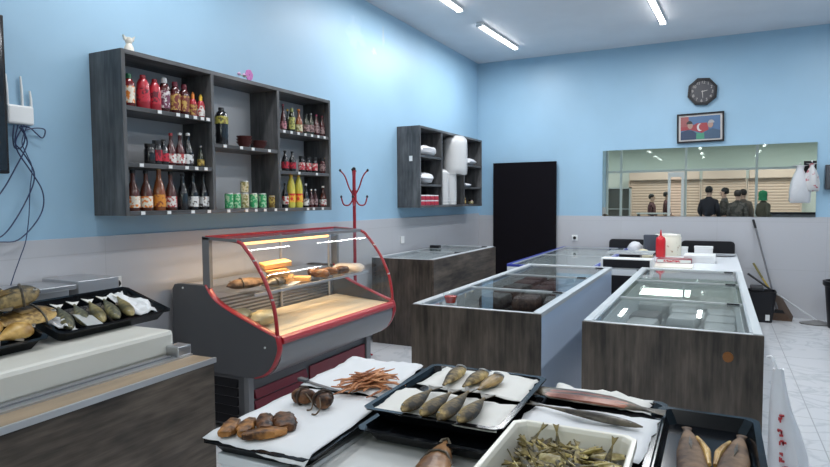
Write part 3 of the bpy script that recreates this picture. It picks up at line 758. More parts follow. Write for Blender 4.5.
# framed picture: two men in suits facing over a red flag with a crescent
pc = thing('framed_picture', 'black framed picture of two men in suits under the clock', 'picture', (-.222, YB - .03, 2.43)); pc.rotation_euler = (0, R(-1), 0)
W, H_ = .28, .192
mb = MB(); mb.box(-W, W, -.016, .014, H_ - .022, H_); mb.box(-W, W, -.016, .014, -H_, -H_ + .022); mb.box(-W, -W + .022, -.016, .014, -H_ + .022, H_ - .022); mb.box(W - .022, W, -.016, .014, -H_ + .022, H_ - .022)
obj('frame', mb, 'black', pc)
obj('mount', MB().box(-W + .022, W - .022, 0, .008, -H_ + .022, H_ - .022), mat('mount card', (.55, .52, .50), .6), pc)
def flat(name, poly, col, d, parent=pc):
    return obj(name, MB().prism(poly, -d, -d + .0012, 1), mat('print ' + name + str(d), col, .35), parent)
w, h = W - .045, H_ - .042
art = flat('print', [(-w, -h), (w, -h), (w, h), (-w, h)], (.07, .14, .26), .002)
flat('flag_red', [(-w, .02), (-.10, .03), (-.04, .06), (.08, .06), (.10, -.03), (.02, -.07), (-.12, -.02), (-w, -.03)], (.30, .04, .05), .0035)
flat('flag_green', [(-.06, -h), (.10, -h), (.08, -.06), (.0, -.075), (-.08, -.05)], (.06, .25, .16), .0045)
flat('flag_corner', [(-w, .02), (-.13, .02), (-.14, h), (-w, h)], (.28, .08, .08), .0038)
cr = [(.035 * math.cos(a) - .005, .05 * math.sin(a) + .005) for a in [R(60 + 240 * i / 12) for i in range(13)]] + [(.024 * math.cos(a) + .008, .04 * math.sin(a) + .008) for a in [R(290 - 220 * i / 12) for i in range(13)]]
flat('crescent', cr, (.55, .52, .52), .006)
for s, hc, sc in ((-1, (.02, .015, .015), (.03, .05, .10)), (1, (.34, .34, .36), (.05, .09, .15))):
    flat('suit', [(s * w, -h), (s * .05, -h), (s * .045, -.07), (s * .09, -.035), (s * .15, -.02), (s * w, -.05)], sc, .007)
    flat('face', [(s * .12 + .032 * math.cos(a), .035 + .045 * math.sin(a)) for a in [2 * PI * i / 14 for i in range(14)]], (.36, .23, .19), .0085)
    flat('hair', [(s * .128 + .038 * math.cos(a), .05 + .045 * math.sin(a)) for a in [R(5) + R(170) * i / 10 for i in range(11)]], hc, .010)
# bags hanging at the mirror end, small dark box on wall
def hang_bag(name, loc, w, h, d, m, label, cat='plastic bag', rz=0, seed=1, marks=None):
    t = thing(name, label, cat, loc, rz); q = random.Random(seed); rings = []
    for z, kw, kd in ((0, .80, .5), (-.02 * 0 - h * .03, .35, .4), (-h * .12, .30, .45), (-h * .25, .55, .7), (-h * .45, .85, 1.0), (-h * .7, 1.0, 1.0), (-h * .93, .98, .8), (-h, .9, .3)):
        rings.append([(w / 2 * kw * math.cos(a) * (1 + q.uniform(-.10, .10)), d / 2 * kd * math.sin(a) * (1 + q.uniform(-.3, .3)), z) for a in [2 * PI * j / 18 for j in range(18)]])
    obj('bag_body', MB().loft(rings), m, t, smooth=True)
    return t
bagm = mat('thin white bag', (.55, .56, .58), .35, bump=.6, scale=18)
tb = hang_bag('hanging_bag', (.90, YB - .085, 1.90), .22, .46, .10, bagm, 'plain white plastic bag hanging before the mirror end')
tb2 = hang_bag('hanging_bag', (1.015, YB - .10, 1.92), .16, .34, .10, lab_mat('printed white bag', (.56, .56, .56), (.42, .14, .16), 16, .56, .62), 'white bag with red print hanging at the mirror end', seed=4)
for b in (tb, tb2):
    obj('hook', MB().tube([(0, .075, .03), (0, .0, .03), (0, -.01, .01)], .004, 6), 'alu', b)
o = obj('wall_pouch', MB().box(.94, 1.07, YB - .04, YB - .024, 1.80, 1.955), 'black', bevel=.006); tag(o, 'small black pouch behind the bags on the mirror corner', 'pouch')
t = thing('wall_box', 'dark grey box on the back wall at the photo edge', 'wall box', (1.27, YB, 1.60))
obj('case', MB().box(-.11, .11, -.07, 0, 0, .30), mat('slate grey', (.045, .05, .06), .4), t, bevel=.008); obj('lid', MB().box(-.10, .10, -.078, -.07, .02, .28), mat('slate grey lid', (.06, .065, .075), .4), t, bevel=.004)

# ------------------------------------------------------------------ coat stand
t = thing('coat_stand', 'red metal coat stand with curled hooks behind the curved display case', 'coat stand', (-3.09, 4.85, 0))
obj('pole', MB().tube([(0, 0, .03), (0, 0, 1.79)], .016, 10), 'redstand', t, smooth=True)
obj('finial', MB().lathe([(.004, 0), (.017, .01), (.017, .025), (.004, .035)], 10, (0, 0, 1.785)), 'black', t, smooth=True)
obj('collar', MB().lathe([(.024, 0), (.024, .10)], 12, (0, 0, 1.50)), 'redstand', t, smooth=True)
for k in range(4):
    a = R(26.75 + 90 * k); ca, sa = math.cos(a), math.sin(a)
    def rp(L): return smooth_pts([(r * ca, r * sa, z) for r, z in L], 6)
    h = obj('upper_hook', MB().tube(rp([(.02, 1.57), (.05, 1.63), (.085, 1.73), (.128, 1.785)]), .007, 8), 'redstand', t, smooth=True)
    obj('hook_tip', MB().lathe([(.004, -.014), (.013, 0), (.004, .014)], 8, (.131 * ca, .131 * sa, 1.788)), 'black', h, smooth=True)
    h = obj('lower_hook', MB().tube(rp([(.02, 1.50), (.05, 1.46), (.10, 1.465), (.122, 1.53)]), .007, 8), 'redstand', t, smooth=True)
    obj('hook_tip', MB().lathe([(.004, -.014), (.013, 0), (.004, .014)], 8, (.123 * ca, .123 * sa, 1.538)), 'black', h, smooth=True)
    obj('foot', MB().tube(rp([(.015, .20), (.07, .12), (.13, .03), (.16, .012)]), .009, 8), 'redstand', t, smooth=True)

# ------------------------------------------------------------------ curved deli display case
DY0, DY1 = 2.84, 4.34
dc = thing('display_case', 'grey and red refrigerated display case with curved glass front', 'display case', (-2.8, DY0, 0))
def D(x): return x + 2.8
LEN = DY1 - DY0
trimcurve = [(-2.962, .955), (-2.94, .92), (-2.90, .875), (-2.825, .829), (-2.72, .785), (-2.61, .745), (-2.50, .705), (-2.405, .673)]
front = [(-2.385, .66), (-2.372, .60), (-2.39, .54), (-2.43, .47), (-2.49, .42), (-2.56, .395)]
arc = [(-2.694, 1.247), (-2.62, 1.195), (-2.559, 1.126), (-2.50, 1.045), (-2.46, .972), (-2.425, .89), (-2.409, .835), (-2.395, .75), (-2.39, .681)]
endp = [(-3.26, .40), (-3.26, .92), (-3.24, .95), (-3.20, .958)] + trimcurve + front + [(-2.62, .39)]
endp = [(D(x), z) for x, z in endp]
for y0 in (0, LEN - .045):
    e = obj('end_panel', MB().prism(endp, y0, y0 + .045, 1), 'deli_grey', dc, bevel=.004)
    y = y0 - .002 if y0 == 0 else y0 + .047
    obj('edge_trim', MB().tube([(D(x), y0 + .022, z + .006) for x, z in smooth_pts([(a, 0, b) for a, b in trimcurve + front], 3) for x, z in [(x, z)]] if False else [(D(p[0]), y0 + .022, p[2] + .004) for p in smooth_pts([(a, 0, b) for a, b in trimcurve + front], 3)], .024, 8, flat=.45), 'red', e, smooth=True)
    for (bx, bz) in ((-2.47, .60), (-3.16, .93)):
        obj('screw', MB().tube([(D(bx), y0 - .003, bz), (D(bx), y0 + .003, bz)], .007, 8), 'white_plastic', e) if y0 == 0 else None
# glass frames at both ends
for y0, nm in ((.008, 0), (LEN - .036, 1)):
    fr = MB()
    fr.box(D(-2.985), D(-2.925), y0, y0 + .028, .94, 1.268); fr.prism([(D(-2.985), 1.255), (D(-2.985), 1.275), (D(-2.69), 1.262), (D(-2.69), 1.243)], y0, y0 + .028, 1)
    obj('upright', fr, 'deli_grey2', dc)
    obj('arc_trim', MB().tube([(D(p[0]), y0 + .014, p[2]) for p in smooth_pts([(a, 0, b) for a, b in [(-2.96, 1.268)] + arc], 4)], .012, 8), 'red', dc, smooth=True)
    side = [(-2.93, .95)] + [(x, z + .01) for x, z in trimcurve[1:]] + arc[::-1] + [(-2.93, 1.262)]
    obj('side_glass', MB().prism([(D(x), z) for x, z in side], y0 + .011, y0 + .016, 1), 'glass_curved', dc)
    for px, pz in (arc[2], arc[5]):
        obj('glass_clamp', MB().lathe([(.012, 0), (.012, .012)], 10, (D(px), y0 + .014, pz)), 'alu', dc)
sa = smooth_pts([(a, 0, b) for a, b in arc], 4)
obj('front_glass', MB().sheet([(D(p[0]) , p[2]) for p in sa], .036, LEN - .036, .005), 'glass_curved', dc, smooth=True)
obj('canopy', MB().prism([(D(-2.985), 1.252), (D(-2.985), 1.272), (D(-2.69), 1.256), (D(-2.69), 1.238)], .036, LEN - .036, 1), 'glass_curved', dc)
obj('canopy_edge', MB().box(D(-2.985), D(-2.955), .036, LEN - .036, 1.245, 1.278), 'red', dc)
obj('front_rail', MB().box(D(-2.712), D(-2.682), .036, LEN - .036, 1.240, 1.262), 'deli_grey2', dc)
obj('lamp_tube', MB().tube([(D(-2.73), .12, 1.228), (D(-2.73), LEN - .45, 1.228)], .011, 8), 'warm_lamp', dc)
obj('bumper', MB().sheet([(D(x), z) for x, z in [(-2.392, .672), (-2.365, .660), (-2.357, .642), (-2.364, .622)]], .046, LEN - .046, -.02), 'red', dc)
obj('front_panel', MB().sheet([(D(x) - .004, z) for x, z in [(-2.378, .632), (-2.372, .575), (-2.385, .52), (-2.425, .455), (-2.49, .41), (-2.62, .385)]], .046, LEN - .046, -.02), 'deli_grey2', dc, smooth=True)
# interior
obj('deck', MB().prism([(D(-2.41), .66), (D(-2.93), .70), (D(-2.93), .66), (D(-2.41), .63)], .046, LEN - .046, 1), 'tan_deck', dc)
obj('back_wall', MB().box(D(-2.99), D(-2.965), .046, LEN - .046, .42, .90), 'steel', dc)
obj('rear_counter', MB().box(D(-3.25), D(-2.965), .046, LEN - .046, .90, .94), 'steel', dc)
obj('rear_wall', MB().box(D(-3.25), D(-3.23), .046, LEN - .046, .40, .90), 'deli_grey', dc)
obj('glass_shelf', MB().box(D(-2.93), D(-2.60), .06, LEN - .06, .905, .912), 'glass', dc)
sl = MB(); sl.box(D(-2.604), D(-2.594), .06, LEN - .06, .900, .916)
obj('shelf_edge', sl, 'alu', dc)
for y in (.75, LEN - .12):
    obj('shelf_post', MB().tube([(D(-2.95), y, .69), (D(-2.95), y, 1.255)], .011, 8), 'steel', dc, smooth=True)
gr = MB()
for k in range(6): gr.box(D(-2.963), D(-2.958), .10, LEN - .1, .72 + k * .025, .732 + k * .025)
obj('air_grille', gr, 'deli_grey', dc)
# base
obj('base', MB().box(D(-3.22), D(-2.64), .03, LEN - .03, .05, .40), 'deli_grey', dc)
lv = MB()
for k in range(3): lv.prism([(D(-2.64), .09 + k * .072), (D(-2.615), .09 + k * .072), (D(-2.64) + .008, .145 + k * .072), (D(-2.64), .145 + k * .072)], .08, .62, 1)
obj('louvre_panel', lv, 'darkred', dc)
obj('base_panel', MB().box(D(-2.64), D(-2.625), .66, LEN - .08, .06, .30), 'darkred', dc, bevel=.003)
lv = MB()
for k in range(5): lv.prism([(.012, .07 + k * .06), (.03, .07 + k * .06), (.03, .12 + k * .06)], D(-3.10), D(-2.72), 0)
obj('side_louvre', lv, 'black', dc)
for p_ in ((D(-2.65), D(-2.612), .005, .05), (D(-2.675), D(-2.615), LEN - .07, LEN - .005), (D(-3.22), D(-3.16), .005, .07), (D(-3.22), D(-3.16), LEN - .07, LEN - .005)): obj('base_post', MB().box(*p_, 0, .40), 'deli_grey2', dc)
po = MB(); po.box(D(-2.675), D(-2.615), .005, .07, .0, .40); po.box(D(-2.675), D(-2.615), LEN - .07, LEN - .005, .0, .40); po.box(D(-3.22), D(-3.16), .005, .07, 0, .4); po.box(D(-3.22), D(-3.16), LEN - .07, LEN - .005, 0, .4)
l = area('case_lamp', (-2.73, DY0 + .6, 1.215), .03, .95, 7, (1, .68, .36))

# goods in the case
SZ = .913
t = thing('cheese_pack', 'stack of orange cheese slices on a tray in display case', 'cheese', (-2.74, 3.33, SZ), 20)
obj('tray', MB().prism([(-.10, 0), (.10, 0), (.115, .012), (-.115, .012)], -.10, .10, 1), 'white_plastic', t, bevel=.003)
for i in range(7):
    o = obj('cheese_slice', MB().box(-.075, .075, -.075, .075, 0, .013), 'cheese', t, bevel=.003); o.location = (.012 * (i % 3) - .006 * i, -.006 * i, .014 + i * .0155); o.rotation_euler = (R(3), R(-4), R(6 * i))
o = obj('cheese_block', MB().box(-.10, .10, -.06, .06, 0, .035), 'cheese', bevel=.006); o.location = (-2.76, 3.30, SZ + .13); o.rotation_euler = (R(4), R(-5), R(60)); tag(o, 'flat orange cheese block lying on top of the slices', 'cheese')
o = obj('cheese_block', MB().box(-.07, .07, -.05, .05, 0, .03), 'cheese', bevel=.006); o.location = (-2.74, 3.56, SZ + .001); o.rotation_euler = (0, 0, R(30)); tag(o, 'small orange cheese piece beside the stacked slices', 'cheese')

def fish_mb(Ln, w, h, n=14, seg=12, headless=False, bend=0, tailtaper=.18, flatb=.0):
    rings = []
    for i in range(n):
        s = i / (n - 1)
        tb = ((0, .62), (.06, .80), (.2, .98), (.35, 1), (.6, .78), (.8, .45), (1, tailtaper)) if headless else ((0, .14), (.05, .48), (.13, .78), (.28, 1), (.45, .97), (.65, .70), (.82, .38), (.94, tailtaper * 1.1), (1, tailtaper))
        for (s0, p0), (s1, p1) in zip(tb, tb[1:]):
            if s0 <= s <= s1 + 1e-6: pw = p0 + (p1 - p0) * (s - s0) / (s1 - s0); break
        x = Ln * (s - .5) * .86 - Ln * .07 if True else 0
        y = bend * math.sin(s * PI)
        rings.append([(x, y + w / 2 * pw * math.cos(a), h / 2 + h / 2 * pw * math.sin(a) * (1 if math.sin(a) > 0 else .8)) for a in [2 * PI * k / seg for k in range(seg)]])
    return MB().loft(rings)
def tail_mb(Ln, w, h, bend=0):
    x0 = Ln * .36 - Ln * .0 - .002
    x0 = Ln * .5 * .86 - Ln * .07 - .006
    return MB().prism([(x0, -.12 * w), (Ln * .5, -w * .45), (Ln * .46, 0), (Ln * .5, w * .45), (x0, .12 * w)], h / 2 - .0015, h / 2 + .0015, 2)
fish_cache = {}
def fish(name, Ln, w, h, m, loc, rot, label, group, headless=False, bend=0, tail=True, fins=True, cat='fish', tailm=None, key=None):
    key = key or (Ln, w, h, m, headless, bend, tail, name)
    if key in fish_cache:
        return dup(fish_cache[key], loc, tuple(R(a) for a in rot), label, group)
    t = thing(name, label, cat, loc, group=group); t.rotation_euler = tuple(R(a) for a in rot)
    b = obj('body', fish_mb(Ln, w, h, headless=headless, bend=bend), m, t, smooth=True)
    if tail: obj('tail_fin', tail_mb(Ln, w, h), tailm or 'dark_fish', t)
    if fins:
        obj('back_fin', MB().prism([(-.1 * Ln, w * .40), (.0, w * .62), (.12 * Ln, w * .38), (.0, w * .3)], h / 2 - .001, h / 2 + .0015, 2), 'dark_fish', t)
    if headless:
        ce = obj('cut_end', MB().lathe([(w * .36, 0), (w * .36, .006), (w * .26, .008), (w * .22, .004)], 14), 'silver_cut', t, smooth=True); ce.location = (-Ln * .475, 0, h * .58); ce.rotation_euler = (0, R(-48), 0)
        cv_ = obj('cavity', MB().lathe([(w * .22, .0), (w * .22, .0065)], 12), 'black', ce)
    else:
        ey = obj('eye', MB().lathe([(.0, -.002), (w * .08, 0), (w * .05, .003)], 8, (-Ln * .41, w * .20, h * .80)), 'eye', t)
        obj('pupil', MB().lathe([(w * .035, .002), (w * .03, .004)], 8, (-Ln * .41, w * .20, h * .80)), 'black', ey)
    if Ln > .25 and not headless and w > .08:
        xg = -Ln * .27
        obj('gill_cover', MB().tube([(xg + .012 * math.cos(a) * 2, w * .50 * math.cos(a) * (1 if True else 0), h / 2 + h * .50 * math.sin(a)) for a in [R(-20) + R(220) * k_ / 12 for k_ in range(13)]], .005, 6), 'dark_fish', t, smooth=True)
        obj('side_fin', MB().prism([(xg + .02, -.01), (xg + .09, -.03), (xg + .085, .012), (xg + .02, .012)], h * .93, h * .93 + .003, 2), 'gold_fish', t)
        obj('mouth', MB().tube([(-Ln * .485, -w * .10, h * .45), (-Ln * .5, 0, h * .47), (-Ln * .485, w * .10, h * .45)], .004, 6), 'black', t, smooth=True)
    fish_cache[key] = t
    return t
GD = 'goods inside the display case'
fish('cured_fish', .46, .13, .08, 'brown_fish', (-2.78, 3.12, SZ), (0, 0, 80), 'long wrapped cured fish on glass shelf beside the cheese', GD)
fish('cured_fish', .36, .11, .07, 'dark_fish', (-2.70, 3.28, SZ), (0, 0, 100), 'dark cured fish beside the cheese stack', GD, key='cf2')
o = crumple('wrapped_fish', .08, .11, .10, mat('yellow wrapped flesh', (.60, .50, .28), .3, col2=(.42, .36, .22), scale=9), 11); o.location = (-2.66, 3.05, .685); tag(o, 'yellowish wrapped fish on the deck at the near end', 'fish', GD)
o = crumple('wrapped_fish', .07, .09, .09, mat('olive wrapped flesh', (.40, .36, .20), .3, col2=(.55, .5, .34), scale=9), 12); o.location = (-2.82, 3.0, .70); tag(o, 'olive wrapped fish on the deck behind the yellow one', 'fish', GD)
pas = fishmat('dark cured roll', (.04, .02, .012), (.18, .09, .045))
lbs = ['dark brown cured roll first beyond the cheese', 'dark brown cured roll in the middle of the shelf', 'dark brown cured roll close to the wrapped rolls', 'small dark cured roll behind the others']
for i, (x, y) in enumerate([(-2.68, 3.72), (-2.70, 3.86), (-2.66, 3.98), (-2.80, 3.80)]):
    mb = MB().tube([(-.07, 0, .03), (-.05, 0, .035), (0, .005, .038), (.05, 0, .035), (.07, 0, .03)], [.012, .03, .034, .03, .012], 10)
    o = obj('cured_roll', mb, pas, smooth=True); o.location = (x, y, SZ + .001); o.rotation_euler = (0, 0, R(20 + 25 * i)); tag(o, lbs[i], 'cured roll', GD)
for i, (x, y, lab) in enumerate([(-2.68, 4.09, 'clear wrapped pale roll beside the dark rolls'), (-2.72, 4.18, 'clear wrapped pale roll at the end of the glass shelf')]):
    t = thing('wrapped_roll', lab, 'roll', (x, y, SZ + .001), 15, GD)
    obj('filling', MB().tube([(-.09, 0, .036), (.09, 0, .036)], .031, 12), mat('pale roll %d' % i, (.62, .50, .32), .4, col2=(.40, .26, .12), scale=20), t, smooth=True)
    obj('wrapper', MB().tube([(-.13, 0, .036), (-.095, 0, .036), (0, 0, .036), (.095, 0, .036), (.13, 0, .036)], [.012, .035, .0355, .035, .012], 12), film('roll film %d' % i, (.85, .85, .85), .4), t, smooth=True)

# ------------------------------------------------------------------ chest freezers
def chest(name, x0, x1, y0, y1, zt, label, near='brown_wood', side='side_blue', frame='alu_white', glassm='glass', lids=3, boards=True, frost=.47, endt=.02, bar=True, longboard=None):
    t = thing(name, label, 'chest freezer', ((x0 + x1) / 2, y0, 0))
    w = (x1 - x0) / 2; L_ = y1 - y0
    e = endt if boards else 0
    W = .07
    mb = MB(); top = zt - .03
    mb.box(-w + .004, -w + W, e, L_, .02, top); mb.box(w - W, w - .004, e, L_, .02, top); mb.box(-w + W, w - W, e, e + W, .02, top); mb.box(-w + W, w - W, L_ - W, L_, .02, top); mb.box(-w + W, w - W, e + W, L_ - W, .02, frost)
    obj('body', mb, side, t)
    ln = MB()
    ln.box(-w + W, -w + W + .004, e + W, L_ - W, frost, top); ln.box(w - W - .004, w - W, e + W, L_ - W, frost, top); ln.box(-w + W + .004, w - W - .004, e + W, e + W + .004, frost, top); ln.box(-w + W + .004, w - W - .004, L_ - W - .004, L_ - W, frost, top); ln.box(-w + W + .004, w - W - .004, e + W + .004, L_ - W - .004, frost, frost + .004)
    obj('liner', ln, 'frost', t)
    if boards: obj('end_board', MB().box(-w - .004, w + .004, 0, e, 0, zt - .004), near, t, bevel=.002)
    if longboard is not None:
        obj('long_board', MB().box(w, w + .02, 0, L_, 0, zt - .004), longboard, t, bevel=.002)
    fr = MB(); F = .042
    fr.box(-w, -w + F, e, L_, top, zt); fr.box(w - F, w, e, L_, top, zt); fr.box(-w + F, w - F, e, e + F * .7, top, zt - .004); fr.box(-w + F, w - F, L_ - F, L_, top, zt)
    obj('top_frame', fr, frame, t, bevel=.003)
    rl = MB(); rl.box(-w + F, -w + F + .012, e + F, L_ - F, zt - .018, zt - .002); rl.box(w - F - .012, w - F, e + F, L_ - F, zt - .018, zt - .002)
    obj('slide_rail', rl, 'alu', t)
    a, b = e + .04, L_ - F
    for i in range(lids):
        p, q = a + (b - a) * i / lids, a + (b - a) * (i + 1) / lids
        z = zt - .014 + (.006 if i % 2 else 0)
        g = obj('glass_lid', MB().box(-w + F + .012, w - F - .012, p + .004, q - .004, z, z + .004), glassm, t)
        if bar:
            br = MB(); br.box(-w + F + .012, w - F - .012, q - .022, q - .004, z - .008, z + .009)
            obj('lid_bar', br, 'alu', g)
            obj('handle', MB().box(w - F - .10, w - F - .03, q - .04, q - .022, z + .004, z + .012), 'black', g, bevel=.003)
    if True:
        ft = MB()
        for sx in (-1, 1):
            for yy in (e + .1, L_ - .1): ft.box(sx * (w - .1) - .025, sx * (w - .1) + .025, yy - .025, yy + .025, 0, .02)
        obj('foot', ft, 'black', t)
    return t
chest('chest_freezer', -1.70, -.885, 3.32, 5.92, .855, 'glass topped chest freezer with wood end and pale blue side, red cup on it', longboard=None)
chest('chest_freezer', -.63, .205, 3.23, 6.02, .855, 'glass topped chest freezer with wood end, plastic bag hanging on its side', side='deli_grey2')
chest('chest_freezer', -1.97, -1.06, 6.05, 8.62, .83, 'blue rimmed glass topped chest freezer near the back wall', side='white_gloss', frame='blue_trim', boards=False, lids=2, bar=True)
chest('chest_freezer', -3.24, -2.545, 5.42, 7.30, .905, 'long chest freezer clad in dark wood below the smaller wall shelf', side='white_gloss', frame='alu_white', lids=2, longboard='brown_wood_h')

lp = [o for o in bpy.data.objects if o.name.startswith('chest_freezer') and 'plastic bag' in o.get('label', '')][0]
k_ = obj('reflection_disc', MB().prism([(.024 * math.cos(2 * PI * i / 12), .026 * math.sin(2 * PI * i / 12)) for i in range(12)], -.004, 0, 1), mat('orange reflected spot', (.22, .09, .025), .3, .4), lp); k_.location = (.2715, 0, .736)  # orange disc added to stand in for a reflected spot of light
k_['label'] = 'small orange disc in place of a light reflection on the wood board'
# frozen goods seen through the lids
pkm = [mat('brown frozen pack', (.05, .028, .020), .4, col2=(.17, .10, .075), scale=25, bump=.8), mat('dark red frozen pack', (.06, .018, .016), .4, col2=(.16, .075, .06), scale=25, bump=.8), mat('grey frozen pack', (.15, .14, .13), .4, col2=(.07, .055, .05), scale=25, bump=.8), mat('frosty pack', (.46, .48, .48), .5, col2=(.34, .35, .34), scale=8)]
protos = {}
def pack(kind, loc, rz, label, group):
    if kind in protos: return dup(protos[kind], loc, (0, 0, R(rz)), label, group)
    o = obj('frozen_pack', MB().loft([[(x * k, y * k2, z) for x, y in ((-.13, -.09), (-.07, -.1), (.07, -.1), (.13, -.09), (.135, 0), (.13, .09), (.07, .1), (-.07, .1), (-.13, .09), (-.135, 0))] for z, k, k2 in ((0, .9, .9), (.02, 1, 1), (.06, 1, 1), (.085, .9, .88), (.092, .6, .6))]), pkm[kind], smooth=True)
    o.location = loc; o.rotation_euler = (0, 0, R(rz)); tag(o, label, 'frozen pack', group); protos[kind] = o
    return o
for i in range(8):
    for j in range(3):
        y = 3.58 + i * .285; x = -1.53 + j * .235
        pack([0, 1, 2, 0, 2, 1, 0][(i * 2 + j) % 7], (x + rnd.uniform(-.012, .012), y, .475), 90 + rnd.uniform(-6, 6), 'frozen brown pack lying in the freezer with pale blue side', 'packs in the blue sided freezer, lower layer')
        if i not in (0, 1) or j == 2:
            o = pack([1, 0, 0, 2, 0, 2, 1][(i + j) % 7], (x + rnd.uniform(-.012, .012), y + .03, .575), rnd.uniform(-9, 9) + 90, 'frozen pack on the upper layer in the blue sided freezer', 'packs in the blue sided freezer, upper layer')
            if i > 2: dup(o, (x + rnd.uniform(-.012, .012), y + .01, .675), (0, 0, R(90 + rnd.uniform(-9, 9))), 'frozen pack on the topmost layer in the blue sided freezer', 'packs in the blue sided freezer, topmost layer')
for i in range(8):
    for j in range(3):
        y = 3.50 + i * .29; x = -.45 + j * .24
        o = pack(3 if (i + j) % 4 else 2, (x + rnd.uniform(-.01, .01), y, .475), 90 + rnd.uniform(-8, 8), 'frosty pack lying in the freezer with bag on its side', 'packs in the bag side freezer, lower layer')
        if (i * 3 + j) % 5: dup(o, (x + rnd.uniform(-.01, .01), y, .575), (0, 0, R(90 + rnd.uniform(-9, 9))), 'frosty pack on the upper layer in the freezer with bag', 'packs in the bag side freezer, upper layer')
t = thing('freezer_basket', 'wire basket hanging inside the freezer with bag on its side', 'basket', (-.21, 5.3, .672))
mb = MB()
for k in range(13): mb.tube([(-.33, -.3 + k * .05, .13), (-.32, -.3 + k * .05, 0), (.32, -.3 + k * .05, 0), (.33, -.3 + k * .05, .13)], .002, 5)
for z in (.0, .05, .09, .13): mb.tube([(-.33, -.3, z), (.33, -.3, z), (.33, .3, z), (-.33, .3, z), (-.33, -.3, z)], .003, 5)
obj('wire', mb, 'white_plastic', t)

# cup of caviar on the freezer
t = thing('caviar_cup', 'small clear cup of red caviar on the pale blue sided freezer corner', 'cup', (-1.50, 3.47, .8465))
obj('cup', MB().lathe([(.032, 0), (.034, .003), (.047, .062), (.049, .064), (.046, .062), (.032, .004)], 18), 'glass', t, smooth=True)
obj('caviar', MB().lathe([(.029, .005), (.041, .045), (.036, .05), (.0, .053)], 16), mat('red caviar', (.40, .03, .015), .25, bump=.6, scale=90), t, smooth=True)
o = obj('lid_cap', MB().box(-.06, .06, -.04, .04, 0, .035), 'black', bevel=.006); o.location = (-3.12, 6.75, .907); o.name = 'small_box'; tag(o, 'small black box lying on the long dark freezer', 'box')

# ------------------------------------------------------------------ table at the back with its clutter
TZ2 = .82
t = thing('service_table', 'white topped table behind the freezers by the back wall', 'table', (-.32, 6.08, 0))
obj('tabletop', MB().box(-.34, .54, .0, 2.25, TZ2 - .03, TZ2), 'white_gloss', t, bevel=.004)
obj('side_panel', MB().box(.50, .53, .02, 2.2, 0, TZ2 - .03), 'deli_grey2', t); obj('side_panel', MB().box(-.33, -.30, .02, 2.2, 0, TZ2 - .03), 'deli_grey2', t)
t = thing('till_cabinet', 'dark fronted cabinet between the two glass freezers under the scale', 'cabinet', (-.85, 6.06, 0))
obj('carcass', MB().box(-.19, .17, .02, 2.2, .0, TZ2), 'white_gloss', t)
obj('door', MB().box(-.165, .145, 0, .02, .05, .76), 'black', t, bevel=.003)
t = thing('weighing_scale', 'silver and black counter scale beside the back table', 'scale', (-.78, 6.2, TZ2))
obj('base', MB().prism([(-.12, 0), (.13, 0), (.13, .06), (.03, .105), (-.12, .105)], -.24, .24, 0), 'white_plastic', t, bevel=.008)
obj('display', MB().prism([(-.1205, .014), (-.1205, .092), (-.126, .092), (-.126, .014)], -.215, .215, 0), 'black', t)
obj('platter', MB().box(-.22, .22, .06, .42, .13, .145), 'steel', t, bevel=.004)
obj('platter_stem', MB().box(-.1, .1, .14, .30, .0, .13), 'black', t)
# chairs / bench back
for i, (x0, x1) in enumerate([(-1.34, -.70), (-.42, .21)]):
    t = thing('black_chair', ['black chair back behind the blue rimmed freezer', 'black chair back behind the white table top'][i], 'chair', ((x0 + x1) / 2, 8.66, 0), group='black chairs along the back wall')
    w = (x1 - x0) / 2
    poly = []
    for cx, cz, a0 in ((w - .05, .90, 0), (-w + .05, .90, 90)):
        for k in range(5): a = R(a0 + 22.5 * k); poly.append((cx + .05 * math.cos(a), cz + .05 * math.sin(a)))
    poly += [(-w, .55), (w, .55)]
    obj('backrest', MB().prism(poly, 0, .04, 1), 'black', t, bevel=.008)
    obj('seat', MB().box(-w, w, -.0, .04, .42, .47), 'black', t) if False else None
    for sx in (-1, 1): obj('leg', MB().tube([(sx * (w - .05), .02, 0), (sx * (w - .05), .02, .56)], .012, 8), 'black', t)
def lathe_thing(name, prof, m, loc, label, cat, seg=18, group=None):
    o = obj(name, MB().lathe(prof, seg), m, smooth=True); o.location = loc; tag(o, label, cat, group); return o
# big items on the table
o = lathe_thing('sauce_bottle', [(.05, 0), (.054, .01), (.054, .19), (.048, .225), (.016, .25)], mat('red squeeze plastic', (.55, .012, .02), .3), (-.585, 7.55, TZ2), 'red squeeze sauce bottle on the back table', 'bottle')
obj('nozzle', MB().lathe([(.014, .25), (.012, .27), (.004, .32)], 12), mat('red nozzle', (.5, .012, .02), .3), o, smooth=True)
t = thing('paper_canister', 'cream printed canister behind the red sauce bottle', 'canister', (-.53, 7.85, TZ2))
obj('body', MB().lathe([(.15, 0), (.152, .005), (.152, .22), (.14, .235)], 24), lab_mat('cream canister print', (.74, .70, .58), (.35, .22, .12), 14, .62, .68), t, smooth=True)
obj('lid', MB().lathe([(.145, .235), (.145, .25), (.05, .262)], 24), 'cream_plastic', t, smooth=True)
o = obj('payment_terminal', MB().box(-.085, .085, -.03, .03, 0, .20), mat('dark slate plastic', (.03, .04, .06), .35), bevel=.008); o.location = (-.70, 7.72, TZ2 + .05); o.rotation_euler = (R(-12), 0, R(15)); tag(o, 'dark slate payment screen beside the cream canister', 'terminal')
obj('stand', MB().box(-.05, .05, -.0, .09, -.03, .03), 'black', o)
o = crumple('paper_bag', .10, .10, .13, mat('cream paper', (.62, .56, .40), .6, bump=.5, scale=16), 21); o.location = (-.72, 6.95, TZ2); tag(o, 'crumpled cream paper in front of the dark payment screen', 'paper')
o = crumple('plastic_bag', .09, .09, .15, wf, 22); o.location = (-.90, 7.85, TZ2); tag(o, 'white crumpled bag beside the dark payment screen', 'plastic bag')
